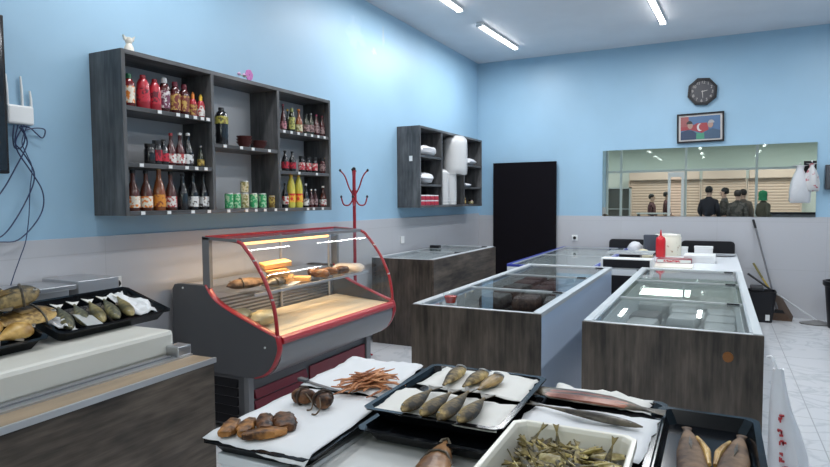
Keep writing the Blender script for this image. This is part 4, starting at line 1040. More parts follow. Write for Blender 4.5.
o = obj('receipt_book', MB().box(-.17, .17, -.1, .1, 0, .045), mat('dark red cover', (.22, .02, .035), .4), bevel=.004); o.location = (-.40, 6.95, TZ2); tag(o, 'flat dark red book on the back table', 'book')
obj('pages', MB().box(-.165, .165, -.103, .095, .006, .039), 'paper', o)
obj('sticker', MB().box(-.10, .06, -.1035, -.1032, .012, .034), LM['red_white'], o)
for i, (x, y, sx, sy, h, lab) in enumerate([(-.16, 7.15, .15, .16, .075, 'white box nearest on the back table beside the dark red book'), (-.37, 7.9, .06, .06, .10, 'small white cup shaped box behind the white box'), (-.14, 8.05, .10, .08, .10, 'white carton by the back wall on the table')]):
    o = obj('white_box', MB().box(-sx, sx, -sy, sy, 0, h), 'paper_cool', bevel=.004); o.location = (x, y, TZ2); tag(o, lab, 'box', 'white boxes on the back table')
    obj('lid', MB().box(-sx - .003, sx + .003, -sy - .003, sy + .003, h - .02, h + .002), 'white_plastic', o)
o = obj('serving_tray', MB().lathe([(.12, 0), (.15, .012), (.155, .016), (.14, .012), (.11, .004)], 24), 'steel', smooth=True); o.location = (.06, 7.95, TZ2); tag(o, 'shallow steel tray at the far corner of the back table', 'tray')
o = obj('paper_pile', MB().box(-.22, .22, -.18, .18, 0, .03), 'cream_plastic', bevel=.003); o.location = (-.42, 6.38, TZ2); tag(o, 'cream flat board lying at the near edge of the back table', 'board')

# ------------------------------------------------------------------ cleaning corner
t = thing('mop_bucket', 'black mop bucket in the corner by the back wall', 'bucket', (.50, 8.42, 0))
mb = MB(); 
def rr(w, d, z): return [(w * sx, d * sy, z) for sx, sy in ((-1, -.8), (-.8, -1), (.8, -1), (1, -.8), (1, .8), (.8, 1), (-.8, 1), (-1, .8))]
mb.loft([rr(.115, .11, 0), rr(.15, .14, .36), rr(.155, .145, .375), rr(.145, .135, .375), rr(.11, .105, .03)])
obj('tub', mb, 'black', t); obj('wringer', MB().box(-.12, .02, -.1, .1, .375, .43), mat('dark grey wringer', (.03, .03, .035), .4), t, bevel=.01)
obj('label', MB().box(.04, .085, -.137, -.132, .03, .10), 'white_plastic', t)
def stick(name, pts, r, m, parent): return obj(name, MB().tube(pts, r, 8), m, parent, smooth=True)
t = thing('broom', 'long handled broom leaning on the wall below the mirror', 'broom', (.70, 8.55, 0))
stick('handle', [(-.02, -.02, .14), (-.265, .21, 1.13)], .011, mat('grey handle', (.16, .16, .17), .4), t); stick('grip', [(-.262, .207, 1.12), (-.29, .232, 1.23)], .014, 'black', t)
obj('head', MB().prism([(-.04, .13), (.04, .13), (.06, .09), (-.06, .09)], -.03, .03, 1), 'black', t)
obj('bristles', MB().loft([[(x * .06, y * .03, .09) for x, y in ((-1, -1), (1, -1), (1, 1), (-1, 1))], [(x * .11 + .03, y * .04, .0) for x, y in ((-1, -1), (1, -1), (1, 1), (-1, 1))]]), mat('brown bristles', (.10, .06, .04), .8, bump=1, scale=60), t)
t = thing('dustpan', 'dustpan with yellow stripped handle standing behind the bucket', 'dustpan', (.72, 8.60, 0))
stick('handle', [(-.06, 0, .27), (-.20, .06, .50)], .012, mat('yellow handle', (.50, .36, .06), .4), t); stick('grip', [(-.20, .06, .50), (-.30, .10, .68)], .014, mat('olive grip', (.20, .17, .06), .5), t)
obj('pan', MB().prism([(-.09, .30), (.0, .30), (.13, .06), (.12, .0), (-.02, .0)], -.06, .06, 1), mat('brown pan', (.09, .06, .045), .5), t)
t = thing('flat_mop', 'grey flat mop lying on the floor tiles near the bin', 'mop', (1.08, 8.45, 0))
stick('handle', [(.02, 0, .03), (-.46, .12, .36)], .011, 'alu', t); stick('grip', [(-.46, .12, .36), (-.72, .19, .55)], .013, 'black', t)
obj('mop_head', MB().lathe([(.0, 0), (.17, 0), (.18, .012), (.10, .03), (.03, .05)], 20, sx=1.0, sy=.6), mat('grey mop cloth', (.20, .20, .20), .8, bump=1, scale=40), t, smooth=True)
t = thing('waste_bin', 'black waste bin at the photo edge by the back wall', 'bin', (1.30, 8.30, 0))
obj('body', MB().lathe([(.13, 0), (.135, .01), (.175, .50), (.165, .50), (.125, .02)], 22), 'black', t, smooth=True)
obj('rim', MB().lathe([(.175, .48), (.195, .50), (.195, .545), (.17, .55), (.165, .51)], 22), 'black', t, smooth=True)

# plastic bag on the freezer side
t = thing('hanging_shopping_bag', 'white plastic carrier bag with red print hanging from the freezer corner', 'plastic bag', (.245, 3.10, .735))
q = random.Random(5); rings = []
for z, x0, x1, d in ((0, -.01, .035, .012), (-.05, -.012, .04, .02), (-.10, -.015, .05, .03), (-.18, -.018, .07, .045), (-.28, -.02, .105, .06), (-.38, -.02, .135, .07), (-.47, -.02, .145, .07), (-.52, -.018, .12, .06), (-.54, -.01, .08, .02)):
    c, w = (x0 + x1) / 2, (x1 - x0) / 2
    rings.append([(c + w * math.cos(a), d * math.sin(a) * (1 + q.uniform(-.25, .25)), z + q.uniform(-.005, .005)) for a in [2 * PI * j / 22 for j in range(22)]])
obj('bag_body', MB().loft(rings), mat('carrier bag film', (.66, .68, .72), .3, bump=.5, scale=12), t, smooth=True)
obj('bag_handle', MB().tube(smooth_pts([(.015, 0, -.02), (-.005, 0, .03), (-.015, .01, .05), (-.03, .02, .045)]), .006, 8), mat('carrier handle', (.72, .73, .76), .3), t, smooth=True)
q = random.Random(9); rink = mat('red print ink', (.45, .04, .05), .5)
for i in range(5):
    mb = MB()          # a column of red brush-like glyphs running down the bag
    z = -.19 - i * .055; x0 = .004 + .004 * i; y = -.046 - .006 * i
    for k in range(5):
        xa, za = x0 + q.uniform(0, .02), z - q.uniform(0, .036)
        if k % 2: mb.box(xa, xa + q.uniform(.010, .018), y - .014, y, za - .006, za)
        else: mb.box(xa, xa + .006, y - .014, y, za - q.uniform(.010, .02), za)
    obj('printed_glyph', mb, rink, t)

# ------------------------------------------------------------------ left counter
cx, cy = -2.008, 1.968
ct = thing('wooden_counter', 'dark wood clad counter with worn wooden top edge and steel rail', 'counter', (cx, cy, 0), 1.6)
obj('front_board', MB().box(-.02, 0, -1.9, 0, .0, .775), 'brown_wood_h', ct)
obj('end_board', MB().box(-.95, -.02, -.02, 0, .0, .775), 'brown_wood', ct)
obj('worktop', MB().box(-.95, -.005, -1.9, .005, .775, .798), 'lightwood', ct)
obj('metal_edge', MB().box(-.006, .008, -1.9, .008, .778, .80), 'alu', ct)
obj('steel_rail', MB().box(-.20, -.125, -1.9, -.0, .798, .806), 'steel', ct); obj('rail_groove', MB().box(-.195, -.165, -1.9, -.09, .806, .812), 'deli_grey2', ct)
obj('rail_end', MB().box(-.215, -.135, -.075, .0, .806, .85), 'steel', ct, bevel=.004)
sl = thing('white_slab', 'long cream white slab lying on the counter under the fish trays', 'slab', (cx, cy, .798), 2.6)
obj('slab', MB().box(-.90, -.212, -1.85, -.02, 0, .118), 'slab', sl, bevel=.02)
def tray(name, loc, sx, sy, h, label, rz=0, tilt=(0, 0), group='black plastic trays', slope=.018, lip=.016):
    t = thing(name, label, 'tray', loc, group=group); t.rotation_euler = (R(tilt[0]), R(tilt[1]), R(rz))
    a, b = sx / 2, sy / 2
    def ring(k, z, c=.02):
        x, y = a - k, b - k
        return [(-x + c, -y, z), (x - c, -y, z), (x, -y + c, z), (x, y - c, z), (x - c, y, z), (-x + c, y, z), (-x, y - c, z), (-x, -y + c, z)]
    obj('tray_body', MB().loft([ring(slope + lip, 0), ring(lip * .9, h - .004), ring(0, h - .004), ring(0, h), ring(lip, h), ring(lip + slope, .003)]), 'tray', t)
    return t
def on(t, x, y, z):   # a point given in a tray's own frame
    return t.matrix_basis @ Vector((x, y, z))
def sheet(name, outline, z, m, label, cat='paper', loc=(0, 0, 0), rot=(0, 0, 0), seed=1, droop=None, group='paper sheets under the fish', amp=.004):
    """a slightly wavy sheet of paper over a polygon (given as 4 corners), real thickness"""
    q = random.Random(seed); n, k = 14, 10; A, B, C_, D_ = [Vector(p) for p in outline]
    vs = []
    for i in range(n + 1):
        for j in range(k + 1):
            u, v = i / n, j / k
            p = (A * (1 - u) + B * u) * (1 - v) + (D_ * (1 - u) + C_ * u) * v
            e = min(u, 1 - u, v, 1 - v)
            jx = q.uniform(-1, 1) * (.006 if e == 0 else .001)
            zz = z + amp * (math.sin(u * 9 + seed) * math.cos(v * 7 + seed * 2) + 1) * .5 + (amp * .6 * q.random())
            if droop: zz += droop(u, v)
            vs.append((p.x + jx, p.y + q.uniform(-1, 1) * (.006 if e == 0 else .001), zz))
    fs = []
    for i in range(n):
        for j in range(k):
            a = i * (k + 1) + j; fs.append((a, a + k + 1, a + k + 2, a + 1))
    mb = MB().add(vs, fs)
    o = obj(name, mb, m, smooth=True); o.location = loc; o.rotation_euler = tuple(R(a) for a in rot)
    md = o.modifiers.new('thick', 'SOLIDIFY'); md.thickness = .0012
    return tag(o, label, cat, group)

# two tilted trays on the counter
TILT = 18
lt2 = tray('fish_tray', (-2.60, 1.815, .955), .335, .61, .056, 'tilted black tray of grey green fish on the cream slab', 4.2, (0, TILT))
lt1 = tray('fish_tray', (-2.55, 1.165, .955), .335, .61, .056, 'tilted black tray of golden split fish at the photo edge', 4.2, (0, TILT))
for (tt, nm) in ((lt2, 0), (lt1, 1)):
    o = obj('tray_prop', MB().box(-.10, .0, -.22, .22, -.05, .0), 'black', tt); o.location = (-.05, 0, -.002)
    o.scale = (1, 1, .6)
GF = 'grey green fish in the tilted tray'
for i, y in enumerate([-.165, -.085, -.005, .075, .155]):
    p = on(lt2, -.005, y, .016)
    lab = ['grey green fish first in the tilted tray, by the paper strip', 'grey green fish second in the tilted tray', 'golden bellied fish third in the tilted tray', 'grey green fish fourth in the tilted tray', 'yellowish fish last in the tilted tray beside crumpled paper'][i]
    t = fish('smoked_fish', .265, .062, .052, 'mackerel', p, (0, 0, 0), lab, GF, tail=True, key=('lf', i % 3 == 2) if False else None, fins=True, tailm='paper')
    t.rotation_euler = (Matrix.Rotation(R(4.2), 3, 'Z') @ Matrix.Rotation(R(TILT), 3, 'Y') @ Matrix.Rotation(R(180 - 24), 3, 'Z')).to_euler()
    if i in (2, 4):
        for ch in t.children:
            if ch.name.startswith('body'):
                ch.data = ch.data.copy(); ch.data.materials.clear(); ch.data.materials.append(fishmat('yellow olive skin %d' % i, (.08, .07, .035), (.36, .29, .12), stretch=(1, .3, 1)))
def tsheet(tt, corners, z, label, seed, amp=.012, m='paper_cool', droop=None):
    o = sheet('paper_sheet', [(x, y, 0) for x, y in corners], z, m, label, seed=seed, amp=amp, droop=droop); o.location = tt.location; o.rotation_euler = tt.rotation_euler; return o
tsheet(lt2, [(-.13, .165), (.10, .17), (.14, .285), (-.15, .27)], .012, 'crumpled white paper at the far end of the tilted tray', 3, .03)
tsheet(lt2, [(-.16, -.285), (.09, -.25), (.13, -.19), (-.10, -.215)], .02, 'curled white paper strip between the two tilted trays', 5, .03)
t = obj('plastic_scrap', MB().prism([(-.06, -.03), (.06, -.05), (.07, .02), (-.02, .035)], 0, .003, 2), film('clear plastic', (.7, .72, .72), .5, .15)); t.location = on(lt2, .09, -.12, .06); t.rotation_euler = lt2.rotation_euler; tag(t, 'clear plastic scrap on the first grey green fish', 'plastic scrap')
GL = 'golden fish in the tray at the photo edge'
gl = [((-2.60, 1.405, 1.055), -90, .31, .125, .085, 'pile_dark', 'dark backed fish with its head raised over the pile'), ((-2.55, 1.43, 1.005), -78, .36, .16, .045, 'pile_gold', 'large golden split fish lying under the raised head'), ((-2.68, 1.36, 1.075), -100, .28, .10, .07, 'pile_gold', 'golden fish at the back of the pile'),
      ((-2.47, 1.36, .962), -70, .20, .09, .06, 'yellow_fish', 'yellow fish piece along the front edge of tray'), ((-2.50, 1.29, .975), -40, .22, .09, .06, 'yellow_fish', 'yellow fish piece cut by the photo edge'), ((-2.585, 1.30, .995), -60, .30, .12, .05, 'pile_gold', 'yellow split fish in the middle of the pile'),
      ((-2.64, 1.25, 1.03), -95, .32, .12, .08, 'olive_fish', 'olive golden fish lowest in the pile')]
for i, (p, a, l, w, h, m, lab) in enumerate(gl):
    t = fish('smoked_fish', l, w, h, m, p, (0, 0, 0), lab, GL, key=('gl', i))
    t.rotation_euler = (Matrix.Rotation(R(TILT * (.3 if i == 0 else 1)), 3, 'Y') @ Matrix.Rotation(R(a), 3, 'Z') @ Matrix.Rotation(R((i % 3 - 1) * 14), 3, 'X') @ Matrix.Rotation(R(14 if i == 0 else 0), 3, 'Y')).to_euler()
# steel bench behind
sb = thing('steel_bench', 'stainless steel bench end against the wall behind fish trays', 'bench', (-3.14, 1.5, 0))
obj('top', MB().box(-.16, .14, -.6, .50, 1.045, 1.07), 'steel', sb, bevel=.003)
obj('apron', MB().box(.10, .13, -.6, .46, .99, 1.045), 'steel', sb)
obj('end_box', MB().box(-.16, .15, .50, .74, .985, 1.085), 'steel', sb, bevel=.003)
for x in (-.13, .10):
    for y in (-.55, .68): obj('leg', MB().box(x - .015, x + .015, y - .015, y + .015, 0, 1.0), 'steel', sb)

# ------------------------------------------------------------------ front freezer with the trays
ZT = .828
f0 = thing('chest_freezer', 'white chest freezer carrying the black fish trays and cream crate', 'chest freezer', (-.55, 1.14, 0))
obj('body', MB().box(-.63, .67, .03, .815, .02, ZT - .03), 'white_gloss', f0, bevel=.006)
fr = MB(); fr.box(-.635, -.41, .026, .82, ZT - .03, ZT - .001); fr.box(.60, .675, -.004, .82, ZT - .03, ZT - .001); fr.box(-.41, .60, .77, .82, ZT - .03, ZT - .001); fr.box(-.41, .60, -.004, .03, ZT - .03, ZT - .001)
obj('top_frame', fr, 'white_gloss', f0, bevel=.003)
obj('lid_panel', MB().box(-.41, .60, .03, .77, ZT - .03, ZT - .008), mat('frosted lid', (.56, .57, .56), .35, col2=(.50, .51, .50), scale=5), f0)
st = MB(); st.box(-.392, -.372, .0, .55, ZT - .008, ZT + .012); st.box(-.356, -.348, .0, .55, ZT - .008, ZT + .006)
obj('lid_rail', st, 'alu', f0, bevel=.002)
obj('rail_corner', MB().box(-.40, -.34, .47, .55, ZT - .008, ZT + .022), mat('grey corner block', (.30, .31, .32), .35), f0, bevel=.006)
for sx in (-1, 1):
    for y in (.11, .74): obj('foot', MB().box(sx * .57 - .03, sx * .57 + .03, y - .03, y + .03, 0, .02), 'black', f0)
SR = 3.5
tA = tray('fish_tray', (-1.066, 1.380, ZT), .35, .46, .036, 'black tray of browned meat pieces on white paper', SR)
tB = tray('fish_tray', (-1.115, 1.815, ZT), .34, .385, .036, 'black tray of orange dried strips on white paper', SR)
def rot2(x, y, a): c, s = math.cos(R(a)), math.sin(R(a)); return (c * x - s * y, s * x + c * y)
def droopA(u, v): 
    e = min(u, 1 - u, v, 1 - v)
    return 0
o = sheet('paper_sheet', [(-.168, -.222, 0), (.165, -.245, 0), (.17, .235, 0), (-.165, .235, 0)], .040, 'paper_cool', 'white paper under the browned meat pieces', seed=2, amp=.005, droop=lambda u, v: -.018 * max(0, (.12 - v) / .12) * u); o.location = tA.location; o.rotation_euler = tA.rotation_euler
o = sheet('paper_sheet', [(-.15, -.185, 0), (.16, -.20, 0), (.15, .19, 0), (-.17, .20, 0)], .042, 'paper_cool', 'white paper under the heap of orange strips', seed=4, amp=.008); o.location = tB.location; o.rotation_euler = tB.rotation_euler
ZP = ZT + .044
def chunk(seed, l, w, h, m, loc, rz, label, group=None, name='smoked_meat', lumps=.16, sq=.55, sub=0):
    q = random.Random(seed); rings = []; n, seg = 11, 14
    def pw(v): return math.copysign(abs(v) ** sq, v)
    for i in range(n):
        s = i / (n - 1); p = max(.30, math.sin(PI * (s * .84 + .08)) ** (.35 if sub == 0 else .5))
        sh_ = q.uniform(-.06, .06) * w
        rings.append([(l * (s - .5) + q.uniform(-.03, .03) * l, sh_ + w / 2 * p * pw(math.cos(a)) * (1 + q.uniform(-lumps, lumps)), max(0, h / 2 + h / 2 * p * pw(math.sin(a)) * (1 + q.uniform(-lumps, lumps)))) for a in [2 * PI * k / seg for k in range(seg)]])
    o = obj(name, MB().loft(rings), m, smooth=True, sub=sub); o.location = loc; o.rotation_euler = (0, 0, R(rz)); return tag(o, label, 'smoked meat', group)
GM = 'browned meat pieces on the first paper'
chunk(1, .10, .046, .026, 'meat_gold', (-1.175, 1.205, ZP), -62, 'golden meat slice nearest the paper corner', GM)
chunk(2, .10, .042, .028, 'meat_gold', (-1.135, 1.225, ZP), -60, 'golden brown meat slice second in the row', GM)
chunk(3, .105, .046, .030, 'meat', (-1.105, 1.265, ZP + .003), -50, 'dark brown meat slice in the middle of the row', GM)
chunk(4, .105, .062, .032, 'meat', (-1.065, 1.30, ZP), -48, 'dark squared meat slice at the row end', GM)
chunk(5, .115, .044, .024, 'meat_gold', (-1.062, 1.215, ZP + .001), 44, 'golden meat slice lying along the front of the row', GM)
def knot(seed, loc, rz, label):
    o = chunk(seed, .075, .058, .050, 'meat', loc, rz, label, 'string tied meat knots', 'meat_knot', .22, .9, 1)
    obj('string', MB().tube(smooth_pts([(.02, -.02, .04), (.045, -.03, .02), (.05, -.045, .004), (.04, -.055, .003)]), .0025, 6), mat('brown string', (.12, .08, .05), .7), o)
    obj('binding', MB().tube([(0.005 * math.cos(a), .031 * math.cos(a), .026 + .028 * math.sin(a)) for a in [2 * PI * k / 16 for k in range(17)]], .003, 6), mat('dark string', (.05, .03, .02), .7), o)
    return o
knot(6, (-1.135, 1.475, ZP), 10, 'string tied meat knot, golden and larger one')
knot(9, (-1.06, 1.475, ZP), -30, 'string tied meat knot, darker and rounder one')
bl = obj('knife', MB().prism([(-.09, -.006), (.05, -.012), (.09, .004), (-.09, .008)], 0, .002, 2), mat('dull blade', (.16, .16, .17), .4, .6)); bl.location = (-1.165, 1.625, ZT + .052); bl.rotation_euler = (0, 0, R(-14)); tag(bl, 'flat steel knife between the two sheets of white paper', 'knife')
obj('handle', MB().box(-.13, -.085, -.009, .011, -.003, .008), 'deli_grey', bl, bevel=.003)
# dried strips
q = random.Random(12); strips = []
for i in range(5):
    n = 7; pts = []; L_ = q.uniform(.11, .155); cv = q.uniform(-.04, .04)
    for k in range(n):
        s = k / (n - 1) - .5; pts.append((L_ * s, cv * math.cos(s * PI) + q.uniform(-.003, .003), .004 * math.cos(s * PI) + q.uniform(-.002, .002)))
    mb = MB().tube(pts, [.0025, .0042, .0048, .005, .0046, .004, .002], 6, flat=.7)
    strips.append(mb)
sproto = {}
for i in range(64):
    k = i % 5; m = 'strip' if q.random() < .65 else 'strip2'
    rr_ = abs(q.gauss(0, .036)); a = q.uniform(0, 2 * PI)
    x, y = rr_ * math.cos(a) * .9, rr_ * math.sin(a) * 1.2
    z = ZP + .008 + max(0, (.05 - .55 * math.hypot(x, y))) * q.uniform(.3, 1)
    loc = (-1.022 + x, 1.695 + y, z); rot = (q.uniform(-.2, .2), q.uniform(-.25, .25), q.gauss(R(48), .38))
    if (k, m) not in sproto:
        o = obj('dried_strip', strips[k], m, smooth=True); o.location = loc; o.rotation_euler = rot
        tag(o, 'thin orange brown dried fish strip in the heap on white paper', 'dried fish', 'dried strips heaped on paper'); sproto[(k, m)] = o
    else: dup(sproto[(k, m)], loc, rot)
# tray with seven fish on an empty tray
t2b = tray('fish_tray', (-.69, 1.64, ZT + .002), .41, .50, .036, 'empty black tray underneath the tray of seven fish', 0)
t2 = tray('fish_tray', (-.705, 1.715, ZT + .0385), .42, .52, .036, 'black tray holding seven olive gold fish on paper', 1)
z2 = ZT + .06
sheet('paper_sheet', [(-.90, 1.475, 0), (-.505, 1.465, 0), (-.505, 1.685, 0), (-.915, 1.70, 0)], z2, 'paper', 'white paper under the front row of four fish', seed=7, amp=.008)
sheet('paper_sheet', [(-.87, 1.735, 0), (-.51, 1.72, 0), (-.52, 1.955, 0), (-.86, 1.975, 0)], z2 + .004, 'paper', 'white paper under the back row of three fish', seed=9, amp=.010)
GS = 'olive gold fish on the tray of seven'
ff = [(-.763, 1.452, -.774, 1.652), (-.702, 1.447, -.709, 1.651), (-.647, 1.44, -.664, 1.683), (-.59, 1.446, -.599, 1.648), (-.747, 1.676, -.782, 1.89), (-.69, 1.692, -.694, 1.879), (-.636, 1.686, -.634, 1.858)]
fl = ['olive gold fish first in the front row of four', 'olive gold fish second in the front row of four', 'olive gold fish third in the front row of four', 'olive gold fish last in the front row of four', 'headless dark fish first in the back row of three', 'headless dark fish in the middle of the back row', 'headless golden fish last in the back row of three']
for i, (xa, ya, xb, yb) in enumerate(ff):
    k = i >= 4; dx, dy = xb - xa, yb - ya; l = math.hypot(dx, dy) * (1.05 if not k else 1.0)
    ang = math.degrees(math.atan2(-dy, -dx)) if not k else math.degrees(math.atan2(-dy, -dx))
    fish('smoked_fish', round(l * (1.17 if not k else 1.04), 3), .053, .034, 'seven_fish' if i != 6 else 'gold_fish', ((xa + xb) / 2 - .006, (ya + yb) / 2 + (.012 if not k else .005), z2 + .011), (0, 0, ang + (-4 if k else 180)), fl[i], GS, headless=k, tail=not k, fins=False, tailm='dark_fish', key=('seven', i))
# tray with fillet
t3 = tray('fish_tray', (-.312, 1.735, ZT), .375, .53, .036, 'black tray holding the long pink fillet on white paper', 0)
sheet('paper_sheet', [(-.50, 1.50, 0), (-.15, 1.475, 0), (-.135, 1.80, 0), (-.485, 1.80, 0)], ZT + .040, 'paper_cool', 'white paper under the slim olive fish behind the crate', seed=13, amp=.006)
sheet('paper_sheet', [(-.47, 1.86, 0), (-.165, 1.83, 0), (-.17, 1.965, 0), (-.47, 2.005, 0)], ZT + .040, 'paper', 'white paper behind the long pink fillet', seed=15, amp=.012)
t = thing('fish_fillet', 'long split pink fleshed fillet with dark skin', 'fish', (-.325, 1.872, ZT + .046), -3)
rg = []
for x, y, w, h in ((-.205, .015, .010, .012), (-.18, .012, .030, .018), (-.13, .0, .050, .020), (-.05, -.002, .056, .022), (.04, .0, .050, .020), (.10, .0, .032, .015), (.135, .0, .014, .009), (.17, .0, .018, .006), (.20, .004, .026, .003)):
    rg.append([(x, y + w * math.cos(a), h / 2 + h / 2 * math.sin(a)) for a in [2 * PI * k / 12 for k in range(12)]])
obj('skin', MB().loft(rg), 'dark_fish', t, smooth=True)
rg = []
for x, y0, y1, z in ((-.165, -.022, .012, .018), (-.13, -.048, .024, .0235), (-.05, -.054, .036, .0255), (.04, -.048, .036, .0235), (.09, -.034, .022, .019), (.12, -.014, .010, .013)):
    n_ = 8
    rg.append([(x, y0 + (y1 - y0) * k_ / n_, z - .003 + .0022 * math.sin(k_ * 1.9 + x * 60) - .004 * (2 * k_ / n_ - 1) ** 2) for k_ in range(n_ + 1)] + [(x, y1, z - .013), (x, y0, z - .013)])
obj('flesh', MB().loft(rg), 'pink_flesh', t, smooth=True)
t = fish('smoked_fish', .34, .036, .026, 'dark_fish', (-.335, 1.715, ZT + .047), (0, 0, 192 - 22), 'slim grey olive fish on white paper behind the crate', 'slim smoked fish', tailm='dark_fish', key='slim')
# crate of sprats
cr = thing('fish_crate', 'cream plastic crate full of small dried fish', 'crate', (-.295, 1.245, ZT), 1)
a, b, h = .142, .19, .125
def cring(k, z, c=.02): 
    x, y = a - k, b - k
    return [(-x + c, -y, z), (x - c, -y, z), (x, -y + c, z), (x, y - c, z), (x - c, y, z), (-x + c, y, z), (-x, y - c, z), (-x, -y + c, z)]
obj('crate_body', MB().loft([cring(.02, 0), cring(.006, h - .02), cring(.004, h - .018), cring(-.003, h - .018), cring(-.003, h), cring(.008, h), cring(.012, h - .01), cring(.025, .006)]), 'cream_plastic', cr, bevel=.002)
q = random.Random(3); sp = {}
mass = crumple('dried_fish_mass', .095, .145, .095, mat('packed dried fish', (.02, .016, .006), .6, col2=(.16, .13, .05), scale=70, bump=1, stretch=(1, .3, 1)), 41, seg=30, rows=14, amp=.07)
mass.location = (-.295, 1.26, ZT + .008); tag(mass, 'packed lower layers of dried fish inside the cream crate', 'dried fish', kind='stuff')
for i in range(230):
    big = q.random() < .14
    kind = (2 if big else q.randint(0, 1))
    x = q.uniform(-.105, .105); y = q.uniform(-.11, .168)
    dome = .094 - 1.6 * (x * x) - 1.0 * max(0, y - .02) ** 2
    z = ZT + dome + q.uniform(-.026, .012)
    ang = q.gauss(150, 42); rx, ry = q.uniform(-60, 60), q.gauss(0, 13)
    x = max(-.106 + abs(math.cos(R(ang))) * .040, min(.106 - abs(math.cos(R(ang))) * .040, x)); y = min(.166 - abs(math.sin(R(ang))) * .040, y)
    fish('dried_sprat', [.112, .104, .128][kind], [.019, .017, .028][kind], [.010, .010, .011][kind], ['sprat', 'sprat2', 'pale_sprat'][kind], (-.295 + x, 1.245 + y, z), (rx, ry, ang), 'small dried fish in the heap filling the cream crate', 'small dried fish in the crate', key=('sprat', kind), fins=False, tailm='sprat2')
for x, y, a_ in ((-.085, .135, 60), (-.03, .14, 110), (.09, .12, 80)):
    fish('dried_sprat', 0, 0, 0, None, (-.295 + x, 1.245 + y, ZT + .095), (0, -38, a_), 'small dried fish in the heap filling the cream crate', 'small dried fish in the crate', key=('sprat', 1))
# black tray with brown fish at the side
t4 = tray('fish_tray', (-.015, 1.655, ZT + .002), .265, .575, .040, 'black tray of two brown split fish beside the fillet tray', 0)
for i, (x, y, a_, lab) in enumerate([(-.052, 1.69, 95, 'brown split fish with yellow edge nearer the fillet tray'), (.055, 1.69, 84, 'brown split fish with yellow edge nearer the hanging bag')]):
    t = thing('split_fish', lab, 'fish', (x, y, ZT + .012), a_ - 90, 'brown split fish')
    rg = []
    for yy, w, hh in ((-.25, .028, .026), (-.14, .036, .032), (-.05, .034, .031), (.02, .026, .028), (.08, .017, .024), (.125, .009, .016), (.15, .012, .012), (.165, .014, .008)):
        rg.append([(w * math.cos(k_), yy, hh / 2 + hh / 2 * math.sin(k_)) for k_ in [2 * PI * k / 12 for k in range(12)]])
    obj('body', MB().loft(rg), 'brown_fish', t, smooth=True)
    s = 1 if i == 0 else -1
    obj('belly_flap', MB().tube([(s * .020, .06, .020), (s * .029, .015, .022), (s * .037, -.04, .024), (s * .036, -.12, .022)], [.004, .007, .009, .005], 8), 'yellow_fish', t, smooth=True)
    obj('back_fin', MB().prism([(-.004, -.02), (.0, .03), (.004, -.02), (0, -.06)], .026, .034, 2), 'dark_fish', t)
# fish at the bottom of the photo
t = thing('split_fish', 'orange brown fish head on paper at the front edge of freezer lid', 'fish', (-.615, 1.335, ZT + .004), 10, 'brown split fish')
rg = []
for yy, w, hh in ((-.16, .045, .030), (-.08, .046, .032), (-.01, .040, .034), (.03, .032, .036), (.06, .022, .036), (.085, .012, .034), (.10, .004, .030)):
    rg.append([(w * math.cos(k_), yy, hh / 2 + hh / 2 * math.sin(k_)) for k_ in [2 * PI * k / 12 for k in range(12)]])
obj('body', MB().loft(rg), fishmat('orange brown head', (.10, .045, .02), (.32, .17, .08)), t, smooth=True)
obj('gill_cover', MB().tube([(-.040, -.01, .016), (-.022, .012, .035), (.0, .018, .037), (.022, .012, .035), (.040, -.01, .016)], .0035, 8), 'dark_fish', t, smooth=True)
obj('jaw', MB().tube([(-.020, .06, .016), (-.008, .085, .036), (.004, .10, .034), (.012, .082, .034), (.022, .06, .016)], .004, 8), 'dark_fish', t, smooth=True)
sheet('paper_sheet', [(-.66, 1.18, 0), (-.50, 1.18, 0), (-.515, 1.37, 0), (-.60, 1.35, 0)], ZT - .004, 'paper', 'white paper under the orange brown fish head', seed=31, amp=.006)

